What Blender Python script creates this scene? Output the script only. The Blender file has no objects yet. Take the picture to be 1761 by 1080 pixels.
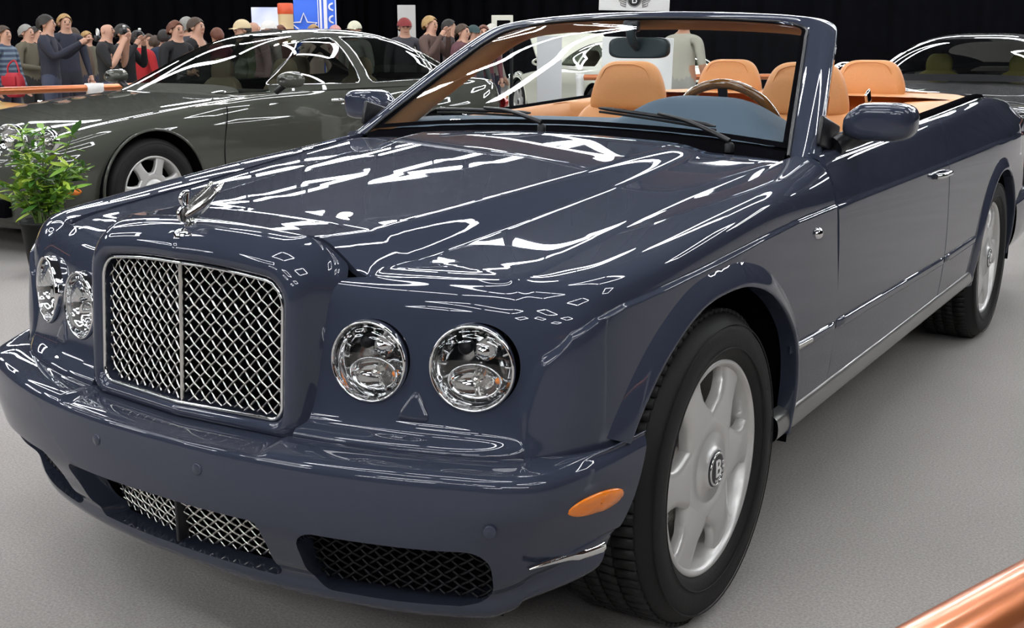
import bpy, bmesh, math, random
import numpy as np
from mathutils import Vector, Matrix

random.seed(7)
SC = bpy.context.scene
COL = SC.collection
PI = math.pi

# ---------------------------------------------------------------- camera
CAM = dict(loc=(1.8846, -2.3335, 1.3395), yaw=-0.5833, pitch=0.2114, roll=-0.0038, f=1938.81, oy=-50.45)
IW, IH = 1761.0, 1080.0


def make_camera():
    c = CAM
    fw = Vector((math.sin(c['yaw']) * math.cos(c['pitch']), math.cos(c['yaw']) * math.cos(c['pitch']), -math.sin(c['pitch'])))
    r = Vector((math.cos(c['yaw']), -math.sin(c['yaw']), 0))
    u = r.cross(fw)
    ro = c['roll']
    r2 = r * math.cos(ro) + u * math.sin(ro)
    u2 = u * math.cos(ro) - r * math.sin(ro)
    m = Matrix((r2, u2, -fw)).transposed().to_4x4()
    m.translation = Vector(c['loc'])
    d = bpy.data.cameras.new('camera')
    o = bpy.data.objects.new('camera', d)
    COL.objects.link(o)
    o.matrix_world = m
    d.sensor_fit = 'HORIZONTAL'
    d.sensor_width = 36.0
    d.lens = 36.0 * c['f'] / IW
    d.shift_y = c['oy'] / IW
    d.clip_start = 0.02
    d.clip_end = 200
    SC.camera = o


make_camera()

# ---------------------------------------------------------------- world and exposure
W = bpy.data.worlds.new('world')
SC.world = W
W.use_nodes = True
W.node_tree.nodes['Background'].inputs[0].default_value = (0.75, 0.8, 1.0, 1)
W.node_tree.nodes['Background'].inputs[1].default_value = 0.0
SC.view_settings.view_transform = 'Standard'
SC.view_settings.look = 'None'
SC.view_settings.exposure = 0.0
SC.view_settings.gamma = 1.0
SC.view_settings.use_curve_mapping = False
CEIL = 6.2          # height of the lamp truss
TUBE_POWER = 31.0    # emission of the ceiling tubes
SPOT_POWER = 60.0

# ---------------------------------------------------------------- materials
MATS = {}


def nmat(name, color, rough=0.5, metal=0.0, coat=0.0, coat_rough=0.03, spec=0.5, emit=None, emit_s=0.0, noise=None, bump=None, sheen=0.0):
    if name in MATS:
        return MATS[name]
    m = bpy.data.materials.new(name)
    m.use_nodes = True
    nt = m.node_tree
    b = nt.nodes['Principled BSDF']
    b.inputs['Base Color'].default_value = (*color, 1)
    b.inputs['Roughness'].default_value = rough
    b.inputs['Metallic'].default_value = metal
    b.inputs['Coat Weight'].default_value = coat
    b.inputs['Coat Roughness'].default_value = coat_rough
    b.inputs['Specular IOR Level'].default_value = spec
    b.inputs['Sheen Weight'].default_value = sheen
    if emit:
        b.inputs['Emission Color'].default_value = (*emit, 1)
        b.inputs['Emission Strength'].default_value = emit_s
    if noise or bump:
        tc = nt.nodes.new('ShaderNodeTexCoord')
    if noise:
        sc, amt = noise
        n = nt.nodes.new('ShaderNodeTexNoise')
        n.inputs['Scale'].default_value = sc
        n.inputs['Detail'].default_value = 4
        nt.links.new(tc.outputs['Object'], n.inputs['Vector'])
        mx = nt.nodes.new('ShaderNodeMix')
        mx.data_type = 'RGBA'
        mx.inputs[6].default_value = (*[c * (1 - amt) for c in color], 1)
        mx.inputs[7].default_value = (*[min(1, c * (1 + amt)) for c in color], 1)
        nt.links.new(n.outputs['Fac'], mx.inputs[0])
        nt.links.new(mx.outputs[2], b.inputs['Base Color'])
    if bump:
        sc, amt = bump
        n = nt.nodes.new('ShaderNodeTexNoise')
        n.inputs['Scale'].default_value = sc
        n.inputs['Detail'].default_value = 3
        nt.links.new(tc.outputs['Object'], n.inputs['Vector'])
        bp = nt.nodes.new('ShaderNodeBump')
        bp.inputs['Strength'].default_value = amt
        bp.inputs['Distance'].default_value = 0.004
        nt.links.new(n.outputs['Fac'], bp.inputs['Height'])
        nt.links.new(bp.outputs['Normal'], b.inputs['Normal'])
    MATS[name] = m
    return m


def glass_mat(name, tint, refl=1.0, dark=0.0):
    """thin pane: transparent body with a fresnel reflection"""
    if name in MATS:
        return MATS[name]
    m = bpy.data.materials.new(name)
    m.use_nodes = True
    nt = m.node_tree
    nt.nodes.clear()
    out = nt.nodes.new('ShaderNodeOutputMaterial')
    tr = nt.nodes.new('ShaderNodeBsdfTransparent')
    tr.inputs[0].default_value = (*tint, 1)
    gl = nt.nodes.new('ShaderNodeBsdfGlossy')
    gl.inputs['Roughness'].default_value = 0.01
    gl.inputs[0].default_value = (refl, refl, refl, 1)
    fr = nt.nodes.new('ShaderNodeMath')
    fr.operation = 'MULTIPLY_ADD'
    lw = nt.nodes.new('ShaderNodeLayerWeight')
    pw = nt.nodes.new('ShaderNodeMath')
    pw.operation = 'POWER'
    lw.inputs[0].default_value = 0.5
    nt.links.new(lw.outputs['Facing'], pw.inputs[0])
    pw.inputs[1].default_value = 4.0
    nt.links.new(pw.outputs[0], fr.inputs[0])
    fr.inputs[1].default_value = 0.86
    fr.inputs[2].default_value = 0.07
    mx = nt.nodes.new('ShaderNodeMixShader')
    nt.links.new(fr.outputs[0], mx.inputs[0])
    nt.links.new(tr.outputs[0], mx.inputs[1])
    nt.links.new(gl.outputs[0], mx.inputs[2])
    nt.links.new(mx.outputs[0], out.inputs[0])
    MATS[name] = m
    return m


PAINT = nmat('blue_paint', (0.038, 0.0445, 0.068), 0.42, 0.12, 1.0, 0.010, spec=0.0, noise=(900, 0.12))
SEDAN_PAINT = nmat('graphite_paint', (0.068, 0.070, 0.058), 0.45, 0.15, 1.0, 0.02, spec=0.0)
BLACK_PAINT = nmat('black_paint', (0.003, 0.003, 0.004), 0.6, 0.0, 0.7, 0.015, spec=0.1)
WHITE_PAINT = nmat('white_paint', (0.75, 0.74, 0.62), 0.3, 0.0, 0.8, 0.03)
YELLOW_PAINT = nmat('yellow_paint', (0.85, 0.60, 0.16), 0.3, 0.0, 0.8, 0.03)
CHROME = nmat('chrome', (0.78, 0.78, 0.78), 0.07, 1.0)
NICKEL = nmat('nickel_mesh', (0.70, 0.68, 0.64), 0.22, 1.0)
SILVER = nmat('wheel_silver', (0.62, 0.61, 0.59), 0.38, 0.55, 0.4, 0.1)
DARK_METAL = nmat('dark_metal', (0.02, 0.02, 0.022), 0.45, 0.7)
RUBBER = nmat('rubber', (0.010, 0.0095, 0.0095), 0.6, 0.0, spec=0.3, bump=(120, 0.15))
BLACK = nmat('black_plastic', (0.010, 0.010, 0.012), 0.35)
FRIT = nmat('black_frit', (0.004, 0.004, 0.005), 0.6, spec=0.0)
VOID = nmat('dark_recess', (0.004, 0.004, 0.005), 0.9, spec=0.0)
TAN = nmat('tan_leather', (0.66, 0.29, 0.10), 0.5, noise=(160, 0.08), bump=(400, 0.12))
TAN_TRIM = nmat('tan_trim', (0.36, 0.17, 0.07), 0.45, noise=(120, 0.1))
DASH = nmat('blue_grey_dash', (0.085, 0.125, 0.175), 0.75, noise=(200, 0.08))
WOOD = nmat('burr_wood', (0.16, 0.065, 0.014), 0.15, 0.0, 1.0, noise=(60, 0.5))
GLASS = glass_mat('clear_glass', (0.94, 0.97, 0.96))
LENS = glass_mat('lens_glass', (0.97, 0.98, 0.98), 0.9)
TINT = glass_mat('tinted_glass', (0.42, 0.45, 0.42))
MIRROR = nmat('mirror_glass', (0.25, 0.27, 0.28), 0.02, 1.0)
AMBER = nmat('amber_lens', (0.85, 0.22, 0.01), 0.2, 0.0, 0.6, emit=(1.0, 0.25, 0.01), emit_s=0.0)
RED_LENS = nmat('red_lens', (0.45, 0.01, 0.01), 0.2, 0.0, 0.6)
WHITE = nmat('white_plastic', (0.75, 0.74, 0.72), 0.5)
COPPER = nmat('copper_rail', (0.55, 0.17, 0.06), 0.28, 0.6, 0.5, 0.1)
SKIN = nmat('skin', (0.55, 0.30, 0.20), 0.6)

# ---------------------------------------------------------------- mesh helpers


def tag(o, label=None, cat=None, group=None, kind=None):
    if label:
        o['label'] = label
    if cat:
        o['category'] = cat
    if group:
        o['group'] = group
    if kind:
        o['kind'] = kind
    return o


def empty(name, loc=(0, 0, 0), rz=0.0, parent=None):
    o = bpy.data.objects.new(name, None)
    COL.objects.link(o)
    o.location = loc
    o.rotation_euler = (0, 0, rz)
    o.empty_display_size = 0.1
    if parent:
        o.parent = parent
    return o


def link_mesh(name, me, parent=None):
    o = bpy.data.objects.new(name, me)
    COL.objects.link(o)
    if parent:
        o.parent = parent
    return o


def make_mesh(name, verts, faces, mats, midx=None, smooth=True):
    me = bpy.data.meshes.new(name)
    me.from_pydata([tuple(map(float, v)) for v in verts], [], [tuple(int(i) for i in f) for f in faces])
    if not isinstance(mats, (list, tuple)):
        mats = [mats]
    for m in mats:
        me.materials.append(m)
    n = len(me.polygons)
    me.polygons.foreach_set('use_smooth', [bool(smooth)] * n)
    if midx is not None:
        me.polygons.foreach_set('material_index', [int(i) for i in midx])
    me.update()
    return me


class MB:
    """collects faces for one mesh"""

    def __init__(self):
        self.v = []
        self.f = []
        self.mi = []

    def add(self, verts, faces, mi=0):
        k = len(self.v)
        self.v.extend([tuple(map(float, p)) for p in verts])
        for f in faces:
            self.f.append(tuple(int(i) + k for i in f))
            self.mi.append(mi)
        return self

    def grid(self, P, mi=0, flip=False, cu=False, cv=False):
        P = np.asarray(P, float)
        nu, nv = P.shape[:2]
        self.add(P.reshape(-1, 3), grid_faces(nu, nv, flip, cu, cv), mi)
        return self

    def tube(self, path, rad, n=10, mi=0, caps=True, closed=False):
        path = np.asarray(path, float)
        m = len(path)
        rad = np.broadcast_to(np.asarray(rad, float), (m,))
        if closed:
            T = np.roll(path, -1, 0) - np.roll(path, 1, 0)
        else:
            T = np.gradient(path, axis=0)
        T /= np.linalg.norm(T, axis=1)[:, None] + 1e-12
        up = np.array([0, 0, 1.0])
        if abs(T[0] @ up) > 0.9:
            up = np.array([1.0, 0, 0])
        N = up - T[0] * (up @ T[0])
        N /= np.linalg.norm(N)
        rings = []
        a = np.linspace(0, 2 * PI, n, endpoint=False)
        for i in range(m):
            N = N - T[i] * (N @ T[i])
            N /= np.linalg.norm(N) + 1e-12
            B = np.cross(T[i], N)
            rings.append(path[i] + rad[i] * (np.cos(a)[:, None] * N + np.sin(a)[:, None] * B))
        P = np.array(rings)
        self.grid(P, mi, cu=closed, cv=True, flip=True)
        if caps and not closed:
            k = len(self.v)
            self.v.extend([tuple(p) for p in P[0]] + [tuple(p) for p in P[-1]])
            self.f.append(tuple(range(k, k + n)))
            self.f.append(tuple(range(k + 2 * n - 1, k + n - 1, -1)))
            self.mi += [mi, mi]
        return self

    def box(self, c, s, R=None, mi=0, bevel=0.0):
        bm = bmesh.new()
        bmesh.ops.create_cube(bm, size=1.0)
        for v in bm.verts:
            v.co = Vector((v.co.x * s[0], v.co.y * s[1], v.co.z * s[2]))
        if bevel > 0:
            bmesh.ops.bevel(bm, geom=list(bm.edges), offset=bevel, segments=2, affect='EDGES', profile=0.5)
        M = R if R is not None else Matrix.Identity(3)
        vs = [M @ v.co + Vector(c) for v in bm.verts]
        bm.verts.index_update()
        self.add(vs, [[v.index for v in f.verts] for f in bm.faces], mi)
        bm.free()
        return self

    def lathe(self, prof, n=48, M=None, mi=0, flip=False):
        """prof: list of (r, h); axis +z of the local frame, M maps to place"""
        a = np.linspace(0, 2 * PI, n, endpoint=False)
        P = np.array([[(r * math.cos(t), r * math.sin(t), h) for t in a] for r, h in prof])
        if M is not None:
            P = apply(M, P)
        return self.grid(P, mi, flip=flip, cv=True)

    def build(self, name, mats, parent=None, smooth=True, weld=False, sharp=None):
        me = make_mesh(name, self.v, self.f, mats, self.mi, smooth)
        if weld or sharp:
            bm = bmesh.new()
            bm.from_mesh(me)
            if weld:
                bmesh.ops.remove_doubles(bm, verts=bm.verts, dist=1e-5)
            if sharp:
                ca = math.radians(sharp)
                for e in bm.edges:
                    if len(e.link_faces) == 2 and e.calc_face_angle(0) > ca:
                        e.smooth = False
            bm.to_mesh(me)
            bm.free()
        return link_mesh(name, me, parent)


def grid_faces(nu, nv, flip=False, cu=False, cv=False):
    F = []
    for i in range(nu if cu else nu - 1):
        i2 = (i + 1) % nu
        for j in range(nv if cv else nv - 1):
            j2 = (j + 1) % nv
            q = (i * nv + j, i2 * nv + j, i2 * nv + j2, i * nv + j2)
            F.append(q[::-1] if flip else q)
    return F


def apply(M, P):
    P = np.asarray(P, float)
    A = np.array(M)
    return P @ A[:3, :3].T + A[:3, 3]


def frame(loc, zdir, updir=(0, 0, 1)):
    z = Vector(zdir).normalized()
    up = Vector(updir)
    x = up.cross(z)
    if x.length < 1e-6:
        x = Vector((1, 0, 0))
    x.normalize()
    y = z.cross(x)
    M = Matrix((x, y, z)).transposed().to_4x4()
    M.translation = Vector(loc)
    return M


def bs_basis(n, t):
    """clamped uniform cubic b-spline basis matrix, t in [0,1]"""
    p = min(3, n - 1)
    kn = np.concatenate([np.zeros(p), np.linspace(0, 1, n - p + 1), np.ones(p)])
    t = np.clip(np.asarray(t, float), 0, 1 - 1e-9)
    B = np.zeros((len(t), n + p))
    for i in range(n + p):
        B[:, i] = (kn[i] <= t) & (t < kn[i + 1])
    for k in range(1, p + 1):
        for i in range(n + p - k):
            a = kn[i + k] - kn[i]
            b = kn[i + k + 1] - kn[i + 1]
            B[:, i] = ((t - kn[i]) / a * B[:, i] if a > 0 else 0) + ((kn[i + k + 1] - t) / b * B[:, i + 1] if b > 0 else 0)
    return B[:, :n]


def bs_curve(C, t):
    C = np.asarray(C, float)
    return bs_basis(len(C), t) @ C


def bs_surf(C, u, v):
    C = np.asarray(C, float)
    return np.einsum('ai,bj,ijk->abk', bs_basis(C.shape[0], u), bs_basis(C.shape[1], v), C)


def polyline(C, n):
    """even resampling of a smooth curve through control points (interpolating)"""
    C = np.asarray(C, float)
    d = np.r_[0, np.cumsum(np.linalg.norm(np.diff(C, axis=0), axis=1))]
    # natural-ish cubic via Catmull-Rom tangents
    m = np.gradient(C, d, axis=0)
    s = np.linspace(0, d[-1], n)
    i = np.clip(np.searchsorted(d, s, 'right') - 1, 0, len(C) - 2)
    h = (d[i + 1] - d[i])[:, None]
    t = ((s - d[i]) / h[:, 0])[:, None]
    return ((2 * t**3 - 3 * t**2 + 1) * C[i] + (t**3 - 2 * t**2 + t) * h * m[i] + (-2 * t**3 + 3 * t**2) * C[i + 1] + (t**3 - t**2) * h * m[i + 1])


def interp(x, xs, ys):
    return np.interp(x, xs, ys)


def sstep(a, b, x):
    t = np.clip((np.asarray(x, float) - a) / (b - a), 0, 1)
    return t * t * (3 - 2 * t)


def grid_normals(P):
    du = np.gradient(P, axis=0)
    dv = np.gradient(P, axis=1)
    N = np.cross(du, dv)
    return N / (np.linalg.norm(N, axis=2)[..., None] + 1e-12)


def clip_mesh(verts, faces, d, keep=1.0):
    """keep the part of the faces where d*keep >= 0; returns verts, faces, cut edges"""
    verts = [np.asarray(v, float) for v in verts]
    d = np.asarray(d, float) * keep
    nv = []
    vmap = {}
    emap = {}
    out = []
    cut = []

    def vid(i):
        if i not in vmap:
            vmap[i] = len(nv)
            nv.append(verts[i])
        return vmap[i]

    def eid(i, j):
        k = (min(i, j), max(i, j))
        if k not in emap:
            t = d[i] / (d[i] - d[j])
            emap[k] = len(nv)
            nv.append(verts[i] + (verts[j] - verts[i]) * t)
        return emap[k]
    for f in faces:
        dd = d[list(f)]
        if (dd >= 0).all():
            out.append(tuple(vid(i) for i in f))
            continue
        if (dd < 0).all():
            continue
        poly = []
        cs = []
        n = len(f)
        for a in range(n):
            i, j = f[a], f[(a + 1) % n]
            if d[i] >= 0:
                poly.append(vid(i))
            if (d[i] >= 0) != (d[j] >= 0):
                e = eid(i, j)
                poly.append(e)
                cs.append(e)
        if len(poly) >= 3:
            out.append(tuple(poly))
            if len(cs) == 2:
                a, b = cs
                # orientation so that the skirt faces outward
                ia, ib = poly.index(a), poly.index(b)
                cut.append((a, b) if (ia + 1) % len(poly) == ib else (b, a))
    return np.array(nv), out, cut


def compact(v, f):
    used = sorted({i for q in f for i in q})
    m = {i: k for k, i in enumerate(used)}
    return np.asarray(v)[used], [tuple(m[i] for i in q) for q in f]


def border_edges(faces):
    cnt = {}
    for f in faces:
        n = len(f)
        for a in range(n):
            i, j = f[a], f[(a + 1) % n]
            k = (min(i, j), max(i, j))
            if k in cnt:
                cnt[k] = None
            else:
                cnt[k] = (i, j)
    return [e for e in cnt.values() if e]


def skirt(mb, verts, edges, off, mi=0):
    """fold an edge: off is a vector or a per-vertex function"""
    for a, b in edges:
        pa, pb = verts[a], verts[b]
        oa = off(a) if callable(off) else np.asarray(off, float)
        ob = off(b) if callable(off) else np.asarray(off, float)
        mb.add([pa, pb, pb + ob, pa + oa], [(0, 3, 2, 1)], mi)


def vert_normals(verts, faces):
    N = np.zeros((len(verts), 3))
    for f in faces:
        p = verts[list(f)]
        n = np.cross(p[1] - p[0], p[2] - p[0])
        if len(f) > 3:
            n = n + np.cross(p[2] - p[0], p[3] - p[0])
        for i in f:
            N[i] += n
    return N / (np.linalg.norm(N, axis=1)[:, None] + 1e-12)


def panel(name, verts, faces, mat, parent, depth=0.012, edge=True):
    """body panel with folded edges"""
    verts = np.asarray(verts, float)
    mb = MB()
    mb.add(verts, faces)
    if edge:
        N = vert_normals(verts, faces)
        skirt(mb, verts, border_edges(faces), lambda i: -N[i] * depth)
    return mb.build(name, mat, parent)


def mirror_copy(o, parent=None, name=None):
    """mirrored twin across the car's middle plane"""
    me = o.data.copy()
    n = len(me.vertices)
    co = np.empty(n * 3)
    me.vertices.foreach_get('co', co)
    co = co.reshape(-1, 3)
    co[:, 0] *= -1
    me.vertices.foreach_set('co', co.ravel())
    me.flip_normals()
    me.update()
    q = link_mesh(name or o.name.split('.')[0], me, parent if parent is not None else o.parent)
    return q


def copy_tree(o, parent=None):
    c = o.copy()
    COL.objects.link(c)
    c.parent = parent
    for ch in list(o.children):
        copy_tree(ch, c)
    return c


def poly_sdf(pts, poly):
    """signed distance (positive outside) of 2d points to a closed polygon"""
    pts = np.asarray(pts, float)
    poly = np.asarray(poly, float)
    d2 = np.full(len(pts), 1e9)
    inside = np.zeros(len(pts), bool)
    n = len(poly)
    for i in range(n):
        a, b = poly[i], poly[(i + 1) % n]
        e = b - a
        w = pts - a
        t = np.clip((w @ e) / (e @ e + 1e-12), 0, 1)
        q = w - t[:, None] * e
        d2 = np.minimum(d2, (q**2).sum(1))
        c = ((a[1] > pts[:, 1]) != (b[1] > pts[:, 1]))
        xi = (b[0] - a[0]) * (pts[:, 1] - a[1]) / (b[1] - a[1] + 1e-12) + a[0]
        inside ^= c & (pts[:, 0] < xi)
    s = np.sqrt(d2)
    return np.where(inside, -s, s)


def round_poly(poly, r, n=5):
    poly = [np.asarray(p, float) for p in poly]
    out = []
    m = len(poly)
    for i in range(m):
        a, b, c = poly[i - 1], poly[i], poly[(i + 1) % m]
        u = (a - b) / np.linalg.norm(a - b)
        w = (c - b) / np.linalg.norm(c - b)
        rr = min(r, 0.45 * np.linalg.norm(a - b), 0.45 * np.linalg.norm(c - b))
        p, q = b + u * rr, b + w * rr
        for k in range(n + 1):
            t = k / n
            out.append((1 - t)**2 * p + 2 * t * (1 - t) * b + t * t * q)
    return np.array(out)


# ================================================================ main car: blue convertible
# car axes: +x its left side, +y towards its tail, origin on the floor under the front axle
CAR = empty('convertible_car')
tag(CAR, 'dark blue open-top convertible with tan leather seats and mesh grille on grey carpet', 'car')
HUB_Z = 0.366
WB = 3.116


def orient(verts, faces, ref):
    verts = np.asarray(verts)
    s = 0.0
    for f in faces[::max(1, len(faces) // 400)]:
        p = verts[list(f)]
        n = np.cross(p[1] - p[0], p[2] - p[0])
        s += n @ (p.mean(0) - np.asarray(ref))
    return faces if s > 0 else [tuple(reversed(f)) for f in faces]


# ---- front wing net (left side): columns wrap from the grille round the corner to the door
WING = [  # p(x,y) at mid height, b(x,y) at the bumper, s(x,y,z) at the bonnet seam, blend to side profile
    ((.325, -.705), (.320, -.772), (.352, -.650, .872), 0),
    ((.400, -.690), (.400, -.762), (.408, -.638, .880), 0),
    ((.500, -.668), (.500, -.742), (.500, -.614, .883), 0),
    ((.600, -.641), (.600, -.715), (.600, -.582, .885), 0),
    ((.690, -.611), (.685, -.686), (.665, -.556, .886), 0),
    ((.752, -.586), (.752, -.652), (.700, -.536, .887), .05),
    ((.790, -.580), (.795, -.628), (.716, -.516, .888), .30),
    ((.836, -.560), (.836, -.600), (.723, -.492, .890), .60),
    ((.868, -.525), (.870, -.555), (.726, -.460, .893), .85),
    ((.887, -.470), (.890, -.490), (.727, -.410, .899), 1),
    ((.900, -.380), (.903, -.390), (.727, -.340, .907), 1),
    ((.914, -.240), (.915, -.240), (.728, -.200, .922), 1),
    ((.922, -.050), (.923, -.050), (.733, -.030, .941), 1),
    ((.927, .200), (.927, .200), (.744, .200, .967), 1),
    ((.929, .450), (.929, .450), (.765, .450, .994), 1),
    ((.930, .640), (.930, .640), (.784, .620, 1.012), 1),
    ((.930, .770), (.930, .770), (.800, .770, 1.026), 1),
]


def wing_net():
    net = []
    for p, b, s, w in WING:
        px, py = p
        bx, by = b
        sx, sy, sz = s
        fr = np.array([
            (bx, by + .008, .50), (bx, by, .556), (bx, by + .001, .574),
            (bx + (px - bx) * .4, by + (py - by) * .42, .586), (px, py - .027, .600), (px, py - .006, .69),
            (px, py + .010, .800), (px + (sx - px) * .35, py + .022, .846), (px + (sx - px) * .7, py + .038, .868),
            (px + (sx - px) * .9, py + .050, .877), (sx, sy, sz)])
        k = sy - py
        sd = np.array([
            (px - .022, py, .33), (px - .008, py, .42), (px + .002, py, .52), (px + .005, py, .60),
            (px + .004, py, .66), (px, py, .74), (px - .004, py + k * .05, .815), (px - .007, py + k * .10, sz - .048),
            (px - .020, py + k * .20, sz - .008), (px - (px - sx) * .45, py + k * .6, sz + .006), (sx, sy, sz)])
        e = float(sstep(.0, .70, py))            # flows into the door section towards the rear
        sd[7] = sd[7] * (1 - e) + np.array((px - .010, py, .915)) * e
        sd[8] = sd[8] * (1 - e) + np.array((px - .030, py, .972)) * e
        sd[9] = sd[9] * (1 - e) + np.array((px - .062, py + k * .3, sz - .003)) * e
        net.append(fr * (1 - w) + sd * w)
    return np.array(net)


CREASE = np.array([(-.62, .55), (-.598, .66), (-.575, .75), (-.545, .798), (-.50, .824), (-.43, .839), (-.2, .856), (0, .868), (.2, .880), (.45, .890), (.9, .894), (2.0, .897), (3.0, .902), (4.6, .87)])


def crease_disp(P):
    """raised swage: everything below the crease line stands 4 mm proud"""
    y, z = P[..., 1], P[..., 2]
    cz = np.interp(y, CREASE[:, 0], CREASE[:, 1])
    slope = np.gradient(CREASE[:, 1], CREASE[:, 0])
    sl = np.interp(y, CREASE[:, 0], slope)
    d = (cz - z) / np.sqrt(1 + sl**2)
    return (0.0055 + .0045 * sstep(.5, -.1, y)) * sstep(-.003, .005, d) * sstep(-.66, -.56, y)


ARCH_F = np.array([(-30, .46), (0, .446), (14, .448), (33, .452), (52, .440), (75, .430), (90, .430), (98, .434), (113, .450), (127, .462), (140, .476), (152, .488), (165, .495), (180, .50), (210, .52)])
ARCH_R = np.array([(-30, .44), (0, .43), (45, .415), (90, .405), (135, .415), (180, .435), (210, .45)])


def arch_r(tab, ang):
    return np.interp(ang, tab[:, 0], tab[:, 1])


def arch_d(P, cy, tab, extra=0.0):
    y = P[:, 1] - cy
    z = P[:, 2] - HUB_Z
    a = np.degrees(np.arctan2(z, y))
    a = np.where(a < -90, a + 360, a)
    return np.hypot(y, z) - arch_r(tab, a) - extra


net = wing_net()
u = np.linspace(0, 1, 320)
v = np.linspace(0, 1, 220)
WP = bs_surf(net, u, v)
WN = grid_normals(WP)
if (WN[246, 60, 0] < 0):
    WN = -WN
WP = WP + WN * crease_disp(WP)[..., None]
wv = WP.reshape(-1, 3)
wf = grid_faces(*WP.shape[:2])
wf = orient(wv, wf, (0, .4, .4))
# trims: under the bumper, wheel opening, lamps, gap to the shell
LAMPS = [((.4555, -.686, .7204), .083), ((.6661, -.628, .7244), .086)]
dv_ = np.minimum(1e3, arch_d(wv, 0, ARCH_F, .012))
front = wv[:, 1] < -.36
dv_ = np.where(front, np.minimum(dv_, wv[:, 2] - .563), dv_)
wv, wf, cut = clip_mesh(wv, wf, dv_)
for (lx, ly, lz), lr in LAMPS:
    dd = np.hypot(wv[:, 0] - lx, wv[:, 2] - lz) - lr
    dd = np.where(wv[:, 1] < -.5, dd, 1.0)
    wv, wf, cut = clip_mesh(wv, wf, dd)
wing = panel('front_fender', wv, wf, PAINT, CAR)
mirror_copy(wing)

# ---- side net: door, rear quarter and tail
SIDE = [  # y, half width at mid height, belt z, belt x, width of wrap
    (.765, .930, 1.032, .868), (1.0, .931, 1.036, .872), (1.4, .932, 1.044, .876), (1.8, .932, 1.054, .878), (2.2, .931, 1.068, .876),
    (2.6, .930, 1.082, .868), (2.9, .931, 1.090, .858), (3.116, .930, 1.090, .850), (3.35, .925, 1.082, .840), (3.65, .912, 1.062, .822), (3.95, .888, 1.035, .796), (4.2, .850, 1.005, .755)]


def side_net():
    net = []
    for y, hw, bz, bx in SIDE:
        net.append([(hw - .024, y, .33), (hw - .010, y, .40), (hw, y, .50), (hw + .004, y, .60), (hw + .003, y, .70), (hw, y, .80), (hw - .004, y, .86),
                    (hw - .010, y, .915), (hw - .022, y, .955), (bx + .018, y, bz - .028), (bx + .004, y, bz - .006), (bx - .012, y, bz), (bx - .035, y, bz)])
    for sx, y, bz in ((.80, 4.36, .985), (.66, 4.44, .975), (.40, 4.485, .965), (.0, 4.50, .96)):
        net.append([(sx, y - .02, .33), (sx, y + .0, .40), (sx, y + .02, .50), (sx, y + .03, .60), (sx, y + .03, .70), (sx, y + .02, .78), (sx, y + .0, .84),
                    (sx * .99, y - .015, .88), (sx * .98, y - .03, .92), (sx * .96, y - .05, bz - .03), (sx * .95, y - .07, bz - .01), (sx * .94, y - .09, bz), (sx * .92, y - .13, bz + .004)])
    return np.array(net)


snet = side_net()
tt = np.linspace(0, 1, 600)
ymid = bs_surf(snet, tt, [0.4])[:, 0, 1]


def side_patch(y0, y1, n, tail=False):
    if tail:
        t0 = np.interp(y0, ymid[:400], tt[:400])
        ts = np.linspace(t0, 1, n)
    else:
        ts = np.interp(np.linspace(y0, y1, n), ymid[:450], tt[:450])
    P = bs_surf(snet, ts, np.linspace(0, 1, 80))
    N = grid_normals(P)
    if N[2, 30, 0] < 0:
        N = -N
    P = P + N * (crease_disp(P) * sstep(4.3, 3.9, P[..., 1]))[..., None]
    return P


P = side_patch(.772, 2.078, 120)
DOORP = P
dvv = P.reshape(-1, 3)
df = orient(dvv, grid_faces(*P.shape[:2]), (0, 1.4, .5))
door = panel('door', dvv, df, PAINT, CAR)
P = side_patch(2.086, None, 200, tail=True)
QUARTP = P
qv = P.reshape(-1, 3)
qf = orient(qv, grid_faces(*P.shape[:2]), (0, 3.0, .5))
qv, qf, cut = clip_mesh(qv, qf, arch_d(qv, WB, ARCH_R, .012))
quarter = panel('rear_quarter', qv, qf, PAINT, CAR)
mirror_copy(quarter)
door_r = mirror_copy(door)

# surface lookup of the left flank: x at (y,z)
_cloud = np.concatenate([WP[74::2, ::2].reshape(-1, 3), DOORP.reshape(-1, 3), QUARTP.reshape(-1, 3)])
_cloud = _cloud[(_cloud[:, 0] > .55)]


def flank_x(y, z):
    d = (_cloud[:, 1] - y)**2 + (_cloud[:, 2] - z)**2
    i = np.argsort(d)[:6]
    w = 1 / (d[i] + 1e-6)
    return float((w * _cloud[i, 0]).sum() / w.sum())


def sides(make, *a):
    """build on the left, mirror to the right"""
    o = make(*a)
    return o, mirror_copy(o)


# ---- wheel arch flares
def flare(cy, tab, a0, a1, lift, band, lo_cut=None):
    rows = []
    for a in np.linspace(a0, a1, 72):
        re = float(arch_r(tab, a))
        ca, sa = math.cos(math.radians(a)), math.sin(math.radians(a))
        ro = re + band
        yo, zo = cy + ro * ca, HUB_Z + ro * sa
        xo = flank_x(yo, min(zo, .93))
        ye, ze = cy + re * ca, HUB_Z + re * sa
        xe = flank_x(ye, ze)
        k = [(0, -.004, 0), (.12, .001, 0), (.3, lift * .32, 0), (.6, lift * .72, 0), (.88, lift * .98, 0), (1.0, lift * .94, 0), (1.02, lift * .55, 0), (1.015, -.004, 0), (1.01, -.028, 0)]
        row = []
        for t, dx, _ in k:
            r = ro + (re - ro) * t
            row.append(((xo * (1 - min(t, 1)) + xe * min(t, 1)) + dx, cy + r * ca, HUB_Z + r * sa))
        rows.append(row)
    P = bs_surf(np.array(rows), np.linspace(0, 1, 120), np.linspace(0, 1, 24))
    mb = MB()
    mb.add(P.reshape(-1, 3), orient(P.reshape(-1, 3), grid_faces(*P.shape[:2]), (0, cy, HUB_Z)))
    return mb


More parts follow.
